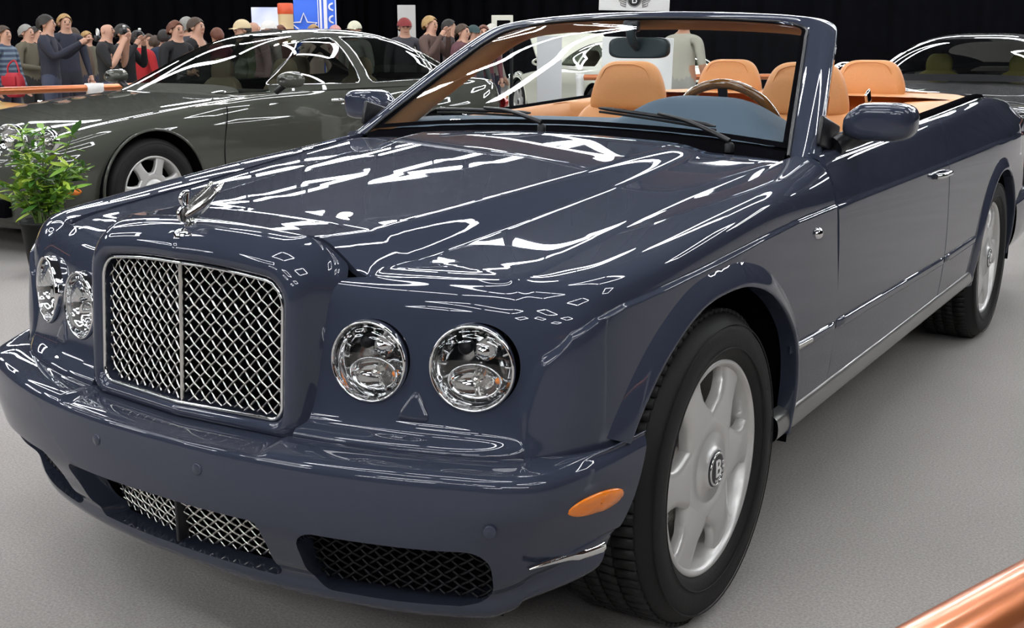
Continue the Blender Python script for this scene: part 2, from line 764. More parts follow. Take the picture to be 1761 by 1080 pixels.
fl = flare(0, ARCH_F, -6, 156, .020, .062).build('wheel_arch_flare', PAINT, CAR)
mirror_copy(fl)
fl = flare(WB, ARCH_R, -6, 186, .018, .06).build('wheel_arch_flare', PAINT, CAR)
mirror_copy(fl)


def well(cy, tab):
    mb = MB()
    rows = []
    for a in np.linspace(-12, 186, 40):
        r = float(arch_r(tab, a)) + (.02 if a < 140 or cy > 1 else .005)
        xo = .918 if a < 140 or cy > 1 else .86
        c, s = math.cos(math.radians(a)), math.sin(math.radians(a))
        rows.append([(x, cy + r * c, max(.29, HUB_Z + r * s)) for x in (xo, .80, .60, .50)])
    mb.grid(np.array(rows))
    mb.grid(np.array([[(.50, cy + .42 * t, z) for z in (.22, .5, .80)] for t in (-1, 0, 1)]))
    return mb.build('wheel_well', VOID, CAR)


for cy, tab in ((0, ARCH_F), (WB, ARCH_R)):
    mirror_copy(well(cy, tab))

# ---- bonnet
SEAM = np.array([s for _, _, s, _ in WING])


def seam_xz(y):
    i = SEAM[5:]
    return np.interp(y, i[:, 1], i[:, 0]), np.interp(y, i[:, 1], i[:, 2])


def bulge_edge(y):
    return np.interp(y, [-.7, -.6, -.3, .2, .8], [.375, .390, .435, .50, .545])


def hood_z(x, y):
    xs, zs = seam_xz(np.maximum(y, -.50))
    ax = np.abs(x)
    zs = np.where(y < -.50, .889, zs)
    crown = np.interp(y, [-.6, 0, .75], [.004, .010, .020])
    base = zs + crown * (1 - (ax / .76)**2)
    h = np.interp(y, [-.7, -.45, 0, .75], [.056, .050, .036, .014])
    e = bulge_edge(y)
    b = h * (1 - sstep(e - .085, e + .030, ax)) + .012 * (1 - (ax / np.maximum(e, .1))**2) * (ax < e)
    return base + b


def shell_seam_y(x):
    """front edge of the bonnet: behind the grille shell, then above the lamps"""
    ax = abs(x)
    return float(np.interp(ax, [0, .15, .25, .32, .36, .385, .40, .50, .60, .665, .70, .716, .723], [-.665, -.663, -.658, -.652, -.648, -.645, -.640, -.614, -.582, -.556, -.536, -.516, -.492]))


def hood():
    nx, ny = 161, 110
    P = np.zeros((nx, ny, 3))
    for i, k in enumerate(np.linspace(-1, 1, nx)):
        # fraction across; finer near the seam
        for j, t in enumerate(np.linspace(0, 1, ny)):
            y1 = .735 - .02 * abs(k)**2
            xs_guess = .724
            x = k * xs_guess
            for _ in range(3):
                y0 = shell_seam_y(x) + .004
                y = y0 + (y1 - y0) * (t**1.25)
                xs = float(seam_xz(max(y, -.49))[0]) - .004
                x = k * xs
            P[i, j, :2] = x, y
    X, Y = P[..., 0], P[..., 1]
    Z = hood_z(X, Y)
    y0 = np.vectorize(shell_seam_y)(X)
    ax = np.abs(X)
    # roll down at the front edge above the lamps
    fr = sstep(.36, .42, ax)
    Z -= fr * .016 * np.exp(-(Y - y0) / .035)
    # roll down to the side seam
    xs = seam_xz(np.maximum(Y, -.5))[0]
    Z -= .006 * np.exp(-(xs - ax) / .02)
    # rear lip
    Z -= .006 * sstep(.66, .735, Y)
    P[..., 2] = Z
    v = P.reshape(-1, 3)
    f = orient(v, grid_faces(nx, ny), (0, 0, .3))
    return panel('bonnet', v, f, PAINT, CAR, .015)


hood()


# ---- grille shell: stacked rounded rings
def ring(w, zb, zt, rt, rb, y_mid, y_edge, crown=0.0, n=24):
    """closed loop in (x,z): corner radii at top/bottom, slight v in plan; left half to right half"""
    pts = []
    def arc(cx, cz, r, a0, a1, m=10):
        for a in np.linspace(a0, a1, m):
            pts.append((cx + r * math.cos(a), cz + r * math.sin(a)))
    for x in np.linspace(0, w - rt, n)[:-1]:
        pts.append((x, zt))
    arc(w - rt, zt - rt, rt, PI / 2, 0)
    for z in np.linspace(zt - rt, zb + rb, n)[1:-1]:
        pts.append((w, z))
    arc(w - rb, zb + rb, rb, 0, -PI / 2)
    for x in np.linspace(w - rb, 0, n)[1:]:
        pts.append((x, zb))
    left = np.array(pts)
    right = left[::-1][1:-1] * np.array([-1, 1])
    L = np.concatenate([left, right])
    x, z = L[:, 0], L[:, 1]
    z = z + crown * (1 - (x / w)**2) * sstep(.5, 1, (z - zb) / (zt - zb))
    y = y_mid + (y_edge - y_mid) * np.abs(x) / w + .0 * z
    y = y + (z - .73) * .075
    return np.stack([x, y, z], 1)


def shell():
    R = [
        ring(.283, .583, .866, .045, .030, -.735, -.705, .022),
        ring(.284, .582, .867, .045, .030, -.772, -.744, .022),
        ring(.290, .577, .872, .048, .032, -.784, -.756, .023),
        ring(.302, .567, .884, .055, .036, -.790, -.762, .026),
        ring(.320, .552, .905, .065, .040, -.782, -.755, .032),
        ring(.332, .545, .922, .072, .042, -.762, -.735, .036),
        ring(.340, .543, .933, .078, .044, -.735, -.712, .034),
        ring(.352, .545, .938, .090, .044, -.705, -.690, .032),
        ring(.366, .548, .941, .100, .044, -.676, -.668, .028),
    ]
    # last ring follows the bonnet edge
    L = R[-1].copy()
    top = L[:, 2] > .80
    xs = L[:, 0]
    last = L.copy()
    for i in range(len(L)):
        if top[i]:
            x = xs[i] * 1.06
            y = shell_seam_y(x) - .004
            z = float(hood_z(np.array(x), np.array(max(y, -.66))))
            k = float(sstep(.80, .90, L[i, 2]))
            last[i] = np.array([xs[i] * (1 + .06 * k), L[i, 1] + (y - L[i, 1]) * k, L[i, 2] + (z - .001 - L[i, 2]) * k])
        else:
            last[i, 1] = -.64
    R.append(last)
    C = np.array(R)
    P = np.einsum('ai,ijk->ajk', bs_basis(len(C), np.linspace(0, 1, 60)), C)
    mb = MB()
    v = P.reshape(-1, 3)
    f = orient(v, grid_faces(P.shape[0], P.shape[1], cv=True), (0, -.3, .72))
    mb.add(v, f)
    o = mb.build('grille_shell', PAINT, CAR)
    # bright inner trim
    rim = ring(.282, .584, .865, .045, .030, -.777, -.749, .022)
    MB().tube(rim, .0042, 8, closed=True).build('grille_trim', CHROME, CAR)
    return o


shell()


def inside_ring(x, z, w, zb, zt, r):
    """2d rounded box sdf, negative inside"""
    cx, cz = 0, (zb + zt) / 2
    qx, qz = abs(x - cx) - w + r, abs(z - cz) - (zt - zb) / 2 + r
    return math.hypot(max(qx, 0), max(qz, 0)) + min(max(qx, qz), 0) - r


def lattice(poly_ok, u0, u1, v0, v1, pu, pv, surf, wid, dep, amp):
    """diamond lattice of flat woven bars over a surface map surf(u,v,d)"""
    mb = MB()
    for sgn in (1, -1):
        k0 = math.floor(((u0 / pu) - sgn * (v1 / pv) if sgn > 0 else (u0 / pu) + (v0 / pv))) - 2
        k1 = math.ceil(((u1 / pu) - sgn * (v0 / pv) if sgn > 0 else (u1 / pu) + (v1 / pv))) + 2
        for k in range(k0, k1 + 1):
            run = []
            for v in np.arange(v0, v1 + 1e-6, pv / 8):
                uu = pu * (k + sgn * v / pv)
                ok = u0 <= uu <= u1 and poly_ok(uu, v)
                if ok:
                    run.append((uu, v))
                if (not ok or v + pv / 8 > v1) and len(run) >= 3:
                    bar(mb, run, sgn, pu, pv, surf, wid, dep, amp)
                if not ok:
                    run = []
    return mb


def bar(mb, run, sgn, pu, pv, surf, wid, dep, amp):
    run = np.array(run)
    t = run[-1] - run[0]
    t = t / np.linalg.norm(t)
    n = np.array([-t[1], t[0]])
    rows = []
    for (a, b) in run:
        w = math.cos(2 * PI * b / pv) * sgn * amp
        tw = math.sin(2 * PI * b / pv) * .3
        p = np.array([a, b])
        rows.append([surf(*(p - n * wid), w - dep * .3), surf(*p, w - dep), surf(*(p + n * wid), w - dep * .3), surf(*(p + n * wid * .8), w + dep), surf(*(p - n * wid * .8), w + dep)])
    mb.grid(np.array(rows), cv=True)


def grille_meshes():
    for s in (1, -1):
        def surf(u, v, d, s=s):
            return (s * u, -.766 + .028 * u / .283 + (v - .73) * .075 + d + .006, v)
        ok = lambda u, v: inside_ring(u, v, .281, .586, .864 + .022 * (1 - (u / .283)**2), .042) < 0
        mb = lattice(ok, .004, .281, .586, .888, .0305, .0285, surf, .0019, .0042, .0016)
        tag(mb.build('grille_mesh', NICKEL, CAR), 'bright diamond mesh', kind='stuff')
    MB().tube([(0, -.776, .585), (0, -.768, .70), (0, -.757, .886)], .005, 8).build('grille_centre_bar', NICKEL, CAR)
    mb = MB()
    mb.grid(np.array([[(x, -.66, z) for z in (.56, .75, .92)] for x in (-.33, 0, .33)]))
    mb.build('grille_backing', VOID, CAR)


grille_meshes()

# ---- front bumper
EDGE = [(0, -.886), (.15, -.883), (.30, -.869), (.45, -.843), (.60, -.803), (.715, -.762), (.797, -.728), (.852, -.687), (.888, -.625), (.911, -.55), (.924, -.46), (.930, -.385)]


def bumper_plan(n):
    half = polyline(EDGE, n)
    full = np.concatenate([half[::-1][:-1] * np.array([-1, 1]), half])
    t = np.gradient(full, axis=0)
    t /= np.linalg.norm(t, axis=1)[:, None]
    nrm = np.stack([-t[:, 1], t[:, 0]], 1)      # inward
    ds = np.linalg.norm(np.diff(full, axis=0), axis=1)
    s = np.r_[0, np.cumsum(ds)]
    s -= s[-1] / 2
    return full, nrm, s


BE, BNRM, BS = bumper_plan(110)
SMAX = BS[-1]


def bumper():
    nlev = 60
    P = np.zeros((len(BE), nlev, 3))
    for i in range(len(BE)):
        a = abs(BS[i])
        side = float(sstep(.86, 1.10, a))          # 0 in front, 1 along the side
        corner = float(sstep(.55, .95, a))
        i0 = .105 * (1 - side) + .016 * side
        zt = .560 + .012 * side
        zl = .204 + .095 * float(sstep(.72, 1.15, a))
        li = .085 + .025 * corner * (1 - side) - .050 * side
        zq = zl + .05
        cn = math.exp(-((a - .93) / .15)**2)
        prof = [(i0, zt + .002), (i0 * .75, zt + .004), (i0 * .4, zt + .002), (.016, zt - .004), (.004, zt - .016), (.0, zt - .034), (-.002, zt - .08),
                (-.002 + .014 * cn, .46), (.001 + .030 * cn, .42), (.006 + .042 * cn, .39), (.014 + .02 * (1 - side) + .030 * cn, max(.345, zq + .05)), (li * .60, zq + .045), (li * .94, zq + .022), (li - .006, zq), (li - .006, zl + .032), (li + .012, zl + .010), (li + .04, zl), (li + .12, zl)]
        prof = bs_curve(np.array(prof), np.linspace(0, 1, nlev))
        for j, (ins, z) in enumerate(prof):
            q = BE[i] + BNRM[i] * ins
            P[i, j] = (q[0], q[1], z)
    v = P.reshape(-1, 3)
    f = orient(v, grid_faces(*P.shape[:2]), (0, 0, .45))
    s = np.repeat(BS, nlev)
    z = v[:, 2]
    low = np.interp(np.abs(s), [0, .72, .85], [.250, .253, .29])
    # openings as rounded boxes in (arc length, height)
    def rb(c, hw, z0, z1, r):
        cz, hz = (z0 + z1) / 2, (z1 - z0) / 2
        qx, qz = np.abs(s - c) - hw + r, np.abs(z - cz) - hz + r
        return np.hypot(np.maximum(qx, 0), np.maximum(qz, 0)) + np.minimum(np.maximum(qx, qz), 0) - r
    top = .408
    d = rb(0, .305, low + .006, top, .02)
    for sg in (1, -1):
        d = np.minimum(d, rb(sg * .59, .205, low - .002, top - .004, .05))
    # number plate seat: shallow dip on the top ledge
    dip = sstep(.33, .30, np.abs(s)) * sstep(.545, .556, z)
    v[:, 2] -= .010 * dip
    rear = (-.385 - (.565 - v[:, 2]) * .5) - v[:, 1]
    d = np.minimum(d, np.where(np.abs(v[:, 0]) > .7, rear, 1.0))
    v, f, cut = clip_mesh(v, f, d)
    mb = MB()
    mb.add(v, f)
    skirt(mb, v, cut, lambda i: np.array([-.045 * v[i][0], .06 if v[i][1] < -.58 else .0, -.004]))
    return mb.build('front_bumper', PAINT, CAR)


bumper()


def intakes():
    nrm = lambda s: (np.interp(s, BS, BE[:, 0]), np.interp(s, BS, BE[:, 1]), np.interp(s, BS, BNRM[:, 0]), np.interp(s, BS, BNRM[:, 1]))

    def surf(u, v, d):
        x, y, nx, ny = nrm(u)
        k = .075 + (.40 - v) * .25 + d + (.10 * abs(u) if abs(u) < .32 else 0)
        return (x + nx * k, y + ny * k, v)
    for c, hw, m in ((0, .30, NICKEL), (.59, .22, DARK_METAL), (-.59, .22, DARK_METAL)):
        mb = lattice(lambda a, b: True, c - hw, c + hw, .265, .41, .034, .024, surf, .0028, .003, .002)
        tag(mb.build('intake_mesh', m, CAR), 'lower intake mesh', kind='stuff')
    mb = MB()
    P = []
    for s in np.linspace(-.80, .80, 40):
        x, y, nx, ny = nrm(s)
        P.append([(x + nx * .16, y + ny * .16, z) for z in (.20, .3, .42)])
    mb.grid(np.array(P))
    mb.build('intake_backing', VOID, CAR)
    MB().box((0, -.80, .335), (.008, .03, .13), bevel=.002).build('intake_divider', BLACK, CAR)


intakes()


def sensors():
    for s, z in ((.16, .495), (-.16, .495), (.80, .455), (-.80, .455)):
        x, y = np.interp(s, BS, BE[:, 0]), np.interp(s, BS, BE[:, 1])
        nx, ny = np.interp(s, BS, BNRM[:, 0]), np.interp(s, BS, BNRM[:, 1])
        M = frame((x + nx * .000, y + ny * .000, z), (-nx, -ny, 0))
        MB().lathe([(.0125, -.004), (.0125, .003), (.0115, .0036), (.001, .004)], 24, M).build('parking_sensor', PAINT, CAR)


sensors()


def bump_pt(y, z):
    """point on the bumper flank near the wheel"""
    i = np.argmin(np.abs(BE[110:, 1] - y)) + 110
    ins = float(np.interp(z, [.25, .33, .40, .5], [.06, .03, .006, -.001]))
    ins += math.exp(-((abs(BS[i]) - .93) / .15)**2) * float(np.interp(z, [.30, .39, .42, .46, .5], [.046, .040, .028, .012, 0]))
    return BE[i] + BNRM[i] * ins, BNRM[i]


def side_marker():
    mb = MB()
    cx, cz = -.555, .478
    rows = []
    for k, (r, out) in enumerate(((1.0, -.003), (1.0, .004), (.92, .007), (.5, .0085), (.02, .009))):
        rw = []
        for a in np.linspace(0, 2 * PI, 32, endpoint=False):
            y = cx + .074 * r * np.sign(math.cos(a)) * abs(math.cos(a))**.9
            y = cx + .074 * r * math.cos(a)
            z = cz + .0225 * r * math.sin(a) - .03 * (y - cx)
            p, n = bump_pt(y, z)
            rw.append((p[0] - n[0] * out, y, z))
        rows.append(rw)
    mb.grid(np.array(rows), cv=True)
    return mb.build('side_marker', AMBER, CAR)


mirror_copy(side_marker())


def bumper_strip():
    mb = MB()
    rows = []
    for k, t in enumerate(np.linspace(0, 1, 16)):
        y = -.668 + .170 * t
        z = .362 - .004 * t
        p, n = bump_pt(y, z)
        h = .004 + .011 * t
        rows.append([(p[0] - n[0] * (-.002), p[1] if t < 0 else y, z + h), (p[0] - n[0] * .007, y, z + h * .6), (p[0] - n[0] * .008, y, z), (p[0] - n[0] * (-.002), y, z - h)])
    mb.grid(np.array(rows))
    return mb.build('bumper_strip', CHROME, CAR)


mirror_copy(bumper_strip())


# ---- head lamps
def headlamp(side, c, R, yaw):
    root = empty('headlamp', parent=CAR)
    ax = Vector((side * math.sin(yaw), -math.cos(yaw), .06))
    M = frame((side * c[0], c[1], c[2]), ax)
    root.matrix_world = M
    # local: +z out of the lamp
    MB().lathe([(R * 1.06, -.03), (R * 1.07, .000), (R * 1.05, .007), (R * 1.01, .009), (R * .985, .004), (R * .97, -.008)], 56).build('bezel', CHROME, root)
    MB().lathe([(R * .975, -.004), (R * .94, -.018), (R * .90, -.020), (R * .86, -.034), (R * .80, -.040), (R * .60, -.056), (R * .30, -.064), (.001, -.066)], 56).build('reflector', CHROME, root)
    # lower oval bowl with rim and bulb
    mb = MB()
    for k in range(1):
        a = np.linspace(0, 2 * PI, 48, endpoint=False)
        rings = []
        for r, h in ((1.0, -.024), (1.03, -.018), (.96, -.016), (.90, -.026), (.72, -.040), (.45, -.050), (.02, -.054)):
            rings.append([(R * .66 * r * math.cos(t), -R * .36 + R * .42 * r * math.sin(t), h) for t in a])
        mb.grid(np.array(rings), cv=True)
    mb.build('main_bowl', CHROME, root)
    MB().lathe([(.010, -.054), (.010, -.030), (.007, -.022), (.001, -.020)], 16, Matrix.Translation((0, -R * .36, 0))).build('bulb', NICKEL, root)
    MB().lathe([(R * .26, -.050), (R * .27, -.026), (R * .24, -.024), (R * .20, -.018), (R * .10, -.012), (.001, -.010)], 28, Matrix.Translation((R * .22, R * .38, 0))).build('projector', CHROME, root)
    MB().lathe([(R * .18, -.050), (R * .18, -.030), (R * .12, -.026), (.001, -.024)], 24, Matrix.Translation((-R * .28, R * .42, 0))).build('side_light', DARK_METAL, root)
    MB().lathe([(R * .07, -.046), (R * .075, -.030), (.001, -.024)], 16, Matrix.Translation((R * .56, -R * .34, .006))).build('indicator_bulb', AMBER, root)
    # ribbed chrome fins in the bowl
    mb = MB()
    for k in range(16):
        t = 2 * PI * k / 16
        mb.box((R * .80 * math.cos(t), R * .80 * math.sin(t), -.030), (.012, .004, .014), Matrix.Rotation(t, 3, 'Z'), bevel=.001)
    tag(mb.build('reflector_facets', CHROME, root), kind='stuff')
    MB().lathe([(R * 1.0, .002), (R * .97, .006), (R * .85, .0115), (R * .6, .017), (R * .3, .020), (.0005, .0205)], 56).build('lens', LENS, root)
    return root


for sd in (1, -1):
    headlamp(sd, LAMPS[0][0], .0785, .22)
    headlamp(sd, LAMPS[1][0], .0815, .34)


_fc = WP[:136].reshape(-1, 3)


def face_y(x, z):
    d = (_fc[:, 0] - x)**2 + (_fc[:, 2] - z)**2
    i = np.argsort(d)[:6]
    w = 1 / (d[i] + 1e-6)
    return float((w * _fc[i, 1]).sum() / w.sum())


# washer covers: rounded triangles between the lamps
def washer():
    tri = round_poly([(-.038, -.026), (0, .040), (.040, -.026)], .022, 6)
    cx, cz = .556, .638
    mb = MB()
    rows = []
    for r, o in ((1.06, .006), (1.0, -.0005), (.96, -.0025), (.6, -.003), (.02, -.003)):
        rows.append([(cx + p[0] * r, face_y(cx + p[0] * r, cz + p[1] * r) + o, cz + p[1] * r) for p in tri])
    mb.grid(np.array(rows), cv=True)
    return mb.build('washer_cover', PAINT, CAR)


mirror_copy(washer())


# ---- winged mascot
def mascot():
    root = empty('mascot', (0, -.722, .948), parent=CAR)
    MB().lathe([(.030, -.010), (.030, .002), (.024, .006), (.012, .010), (.008, .022), (.001, .024)], 28, Matrix.Scale(1.35, 4, (0, 1, 0))).build('base', CHROME, root)
    # upright letter with two bowls
    mb = MB()
    R = Matrix.Rotation(math.radians(-12), 3, 'X')
    def pth(pts, r=.0045):
        mb.tube([R @ Vector((0, p[0], p[1])) for p in pts], r, 8)
    pth([(-.014, .008), (-.020, .050), (-.022, .082)])
    a = np.linspace(-PI / 2, PI / 2, 9)
    pth([(-.017 - .022 * math.cos(t), .034 + .018 * math.sin(t)) for t in a])
    pth([(-.020 - .018 * math.cos(t), .067 + .015 * math.sin(t)) for t in a])
    mb.build('letter_b', CHROME, root)
    for s in (1, -1):
        mb = MB()
        up, mid, lo, inn = [], [], [], []
        for t in np.linspace(0, 1, 14):
            y = -.020 + .098 * t
            x = s * (.005 + .016 * math.sin(PI * .7 * t))
            zt = .046 + .052 * t**.8
            zb = .018 + .030 * t + .048 * t**3
            up.append((x * .6, y, zt))
            mid.append((x + s * .005, y, (zt + zb) / 2))
            lo.append((x * .6, y, zb))
            inn.append((x * .4, y, (zt + zb) / 2))
        mb.grid(np.array([up, mid, lo, inn]), cu=True)
        mb.build('wing', NICKEL, root)
    for s in (1, -1):
        rows = []
        for t in np.linspace(0, 1, 10):
            w = .016 * math.sin(PI * (t * .9 + .08))
            x, y = s * (.012 + .034 * t), -.012 - .012 * t
            rows.append([(x, y - w, .004 - .010 * t), (x, y, .012 - .010 * t), (x, y + w, .004 - .010 * t)])
        MB().grid(np.array(rows)).build('base_wing', CHROME, root)


mascot()
# ---- wheels
def text_mesh(txt, size, depth, mat, parent, M, name, align='CENTER'):
    cu = bpy.data.curves.new(name, 'FONT')
    cu.body = txt
    cu.size = size
    cu.extrude = depth
    cu.align_x = align
    cu.align_y = 'CENTER'
    tmp = bpy.data.objects.new(name, cu)
    COL.objects.link(tmp)
    dg = bpy.context.evaluated_depsgraph_get()
    dg.update()
    me = bpy.data.meshes.new_from_object(tmp.evaluated_get(dg))
    bpy.data.objects.remove(tmp)
    bpy.data.curves.remove(cu)
    me.materials.clear()
    me.materials.append(mat)
    me.transform(M)
    return link_mesh(name, me, parent)


def make_wheel(parent, loc, narm=6, Rt=.369, Rr=.2554, width=.255, face=.10, phase=0.0, letter=True, treads=True, simple=False, rim_mat=None):
    """axis +x points out of the car; parts: tyre, tread blocks, rim, arms, inner spokes, hub cap"""
    rim_mat = rim_mat or SILVER
    root = empty('wheel', loc, parent=parent)
    M = Matrix(((0, 0, 1, 0), (0, 1, 0, 0), (-1, 0, 0, 0), (0, 0, 0, 1)))     # lathe axis -> +x
    hw = width / 2
    o = face       # outer face of the rim relative to wheel centre plane
    tp = [(Rr - .012, o - .012), (Rr + .002, o + .004), (Rr + .012, o + .014), (Rr + .045, o + .024), (Rr + .080, o + .022), (Rt - .020, o + .008), (Rt - .008, o - .004), (Rt - .002, o - .020),
          (Rt, o - .045), (Rt, -hw + .05), (Rt - .006, -hw + .015), (Rt - .03, -hw - .005), (Rr + .03, -hw - .01), (Rr - .01, -hw + .02)]
    mb = MB()
    mb.lathe(tp, 96, M)
    # circumferential rings on the side wall
    for rr, oo in ((Rr + .030, o + .0235), (Rr + .086, o + .0225)):
        mb.lathe([(rr - .002, oo - .001), (rr, oo + .0016), (rr + .002, oo - .001)], 96, M)
    tyre = mb.build('tyre', RUBBER, root)
    if treads:
        mb = MB()
        n = 84
        for k in range(n):
            t = 2 * PI * k / n
            R3 = Matrix.Rotation(t, 3, 'X')
            for x0, x1, sk in ((o - .012, o - .060, .10), (o - .066, o - .108, -.12), (o - .114, o - .150, .12), (o - .156, o - .205, -.1)):
                c = (x0 + x1) / 2
                w = 2 * PI * Rt / n * .80
                mb.box(R3 @ Vector((c, 0, Rt + (.0005 if x0 > o - .02 else .001))), (x0 - x1, w, .009), R3 @ Matrix.Rotation(sk, 3, 'Z'))
        tag(mb.build('tread_blocks', RUBBER, root), kind='stuff')
    # rim barrel and lip
    MB().lathe([(Rr + .001, o + .004), (Rr - .004, o + .008), (Rr - .010, o + .006), (Rr - .016, o - .004), (Rr - .022, o - .030), (Rr - .034, o - .085), (Rr - .040, -hw + .03)], 96, M).build('rim', rim_mat, root)
    MB().lathe([(Rr - .04, -.045), (.001, -.045)], 40, M).build('brake_backing', DARK_METAL, root)
    MB().lathe([(.165, .000), (.165, -.02), (.05, -.02)], 56, M).build('brake_disc', NICKEL, root)
    # broad arms
    r0, r1 = .10, Rr - .010

    def arm(ang, whub, wmid, wout, mat, dep, r0=r0, nm='spoke'):
        mb = MB()
        rows = []
        for t in np.linspace(0, 1, 12):
            r = r0 + (r1 - r0) * t
            w = np.interp(t, [0, .26, .40, .55, .78, 1], [whub, whub * .58 + wmid * .42, whub * .18 + wmid * .82, wmid, wmid * 1.02, wout])
            x = o - dep + (.003 * math.sin(PI * t) - .004 * t * t if dep < .01 else .004 * math.sin(PI * t))
            row = []
            for s, dx in ((-1.0, -.030), (-1.0, -.010), (-.92, -.003), (-.6, 0), (0, .001), (.6, 0), (.92, -.003), (1.0, -.010), (1.0, -.030)):
                a = ang + s * w / r
                row.append((x + dx, r * math.cos(a), r * math.sin(a)))
            rows.append(row)
        mb.grid(np.array(rows))
        return mb.build(nm, mat, root)
    st = 2 * PI / narm
    for k in range(narm):
        arm(phase + k * st, .090 if narm == 6 else .045, .045 if narm == 6 else .031, .064 if narm == 6 else .040, rim_mat, .002)
    if not simple:
        for k in range(narm):
            arm(phase + (k + .5) * st, .016, .012, .018, rim_mat, .055, nm='inner_spoke')
    # hub face
    MB().lathe([(.131, o - .020), (.128, o - .004), (.118, o - .001), (.086, o + .001), (.083, o - .0015), (.080, o + .002), (.052, o + .004), (.050, o + .010), (.044, o + .013)], 72, M).build('hub', rim_mat, root)
    cap = MB().lathe([(.045, o + .010), (.043, o + .0155), (.030, o + .018), (.001, o + .019)], 40, M).build('centre_cap', BLACK, root)
    if letter:
        Mt = Matrix.Translation((o + .0195, 0, 0)) @ Matrix(((0, 0, 1, 0), (1, 0, 0, 0), (0, 1, 0, 0), (0, 0, 0, 1)))
        text_mesh('B', .060, .0012, WHITE, root, Mt, 'letter_b')
        MB().tube([(o + .016, .038 * math.cos(t), .038 * math.sin(t)) for t in np.linspace(0, 2 * PI, 36, endpoint=False)], .0035, 6, closed=True).build('cap_ring', CHROME, root)
        mb = MB()
        for t in np.linspace(-1.9, .3, 7):
            mb.box((o + .0175, .029 * math.cos(t), .029 * math.sin(t)), (.004, .007, .007), Matrix.Rotation(t, 3, 'X'), bevel=.001)
        tag(mb.build('cap_studs', CHROME, root), kind='stuff')
    return root


XW = .80
w0 = make_wheel(CAR, (XW, 0, HUB_Z), phase=math.radians(-2))
w1 = copy_tree(w0, CAR)
w1.location = (XW, WB, HUB_Z)
for yy in (0, WB):
    w2 = copy_tree(w0, CAR)
    w2.location = (-XW, yy, HUB_Z)
    w2.rotation_euler = (0, 0, PI)

# ---- sills, rub strips, belt mouldings, lamps on the flank


def flank_strip(y0, y1, z0, z1, h, out, n=60, xfun=None):
    """raised strip along the flank with a rounded section"""
    rows = []
    for t in np.linspace(0, 1, n):
        y = y0 + (y1 - y0) * t
        z = z0 + (z1 - z0) * t
        x = xfun(y, z) if xfun else flank_x(y, z)
        e = min(1, min(t, 1 - t) * n / 2.0 + .15)
        rows.append([(x - .004, y, z + h), (x + out * .8 * e, y, z + h * .85), (x + out * e, y, z + h * .4), (x + out * e, y, z - h * .4), (x + out * .8 * e, y, z - h * .85), (x - .004, y, z - h)])
    return MB().grid(np.array(rows), flip=True)


o = flank_strip(.395, .762, .562, .552, .013, .009, 24).build('rub_strip', PAINT, CAR)
mirror_copy(o)
o = flank_strip(.400, .58, .562, .557, .008, .0105, 12).build('rub_strip_end', NICKEL, CAR)
mirror_copy(o)
o = flank_strip(.776, 2.075, .552, .527, .0145, .009, 60).build('rub_strip', PAINT, None)
o.parent = door
o2 = mirror_copy(o, door_r)
o = flank_strip(2.09, 2.64, .527, .528, .0145, .009, 30).build('rub_strip', PAINT, CAR)
mirror_copy(o)


def sill():
    rows = []
    for y in np.linspace(.36, 2.70, 40):
        x = .918
        rows.append([(x - .02, y, .395), (x + .004, y, .388), (x + .012, y, .376), (x + .014, y, .345), (x + .008, y, .318), (x - .03, y, .308), (x - .20, y, .30)])
    P = bs_surf(np.array(rows), np.linspace(0, 1, 40), np.linspace(0, 1, 24))
    return MB().grid(P, flip=True).build('sill', nmat('sill_metal', (.22, .22, .21), .35, .7, .4), CAR)


mirror_copy(sill())


def repeater():
    y, z = .60, .838
    x = flank_x(y, z)
    M = frame((x - .002, y, z), (1, 0, .1))
    return MB().lathe([(.023, -.004), (.022, .006), (.015, .012), (.001, .014)], 24, M @ Matrix.Scale(.72, 4, (0, 1, 0))).build('side_repeater', CHROME, CAR)


mirror_copy(repeater())


def belt():
    rows, rows2 = [], []
    for y in np.linspace(.90, 3.10, 60):
        bx = float(np.interp(y, [s[0] for s in SIDE], [s[3] for s in SIDE]))
        bz = float(np.interp(y, [s[0] for s in SIDE], [s[2] for s in SIDE]))
        rows.append([(bx - .010, y, bz - .001), (bx - .012, y, bz + .004), (bx - .016, y, bz + .004), (bx - .018, y, bz + .001)])
        rows2.append([(bx - .018, y, bz + .001), (bx - .022, y, bz + .014), (bx - .050, y, bz + .018), (bx - .058, y, bz + .0)])
    a = MB().grid(np.array(rows), flip=True).build('belt_moulding', CHROME, CAR)
    mirror_copy(a)
    b = MB().grid(np.array(rows2), flip=True).build('window_seal', FRIT, CAR)
    mirror_copy(b)


belt()


def door_handle():
    mb = MB()
    path = [(flank_x(1.86, .86) + .004, 1.86, .865), (flank_x(1.88, .86) + .022, 1.885, .867), (flank_x(1.93, .86) + .026, 1.94, .868), (flank_x(1.99, .86) + .022, 2.0, .867), (flank_x(2.02, .86) + .004, 2.025, .865)]
    mb.tube(polyline(path, 14), .010, 10)
    return mb.build('handle', CHROME, None)


h = door_handle()
h.parent = door
mirror_copy(h, door_r)

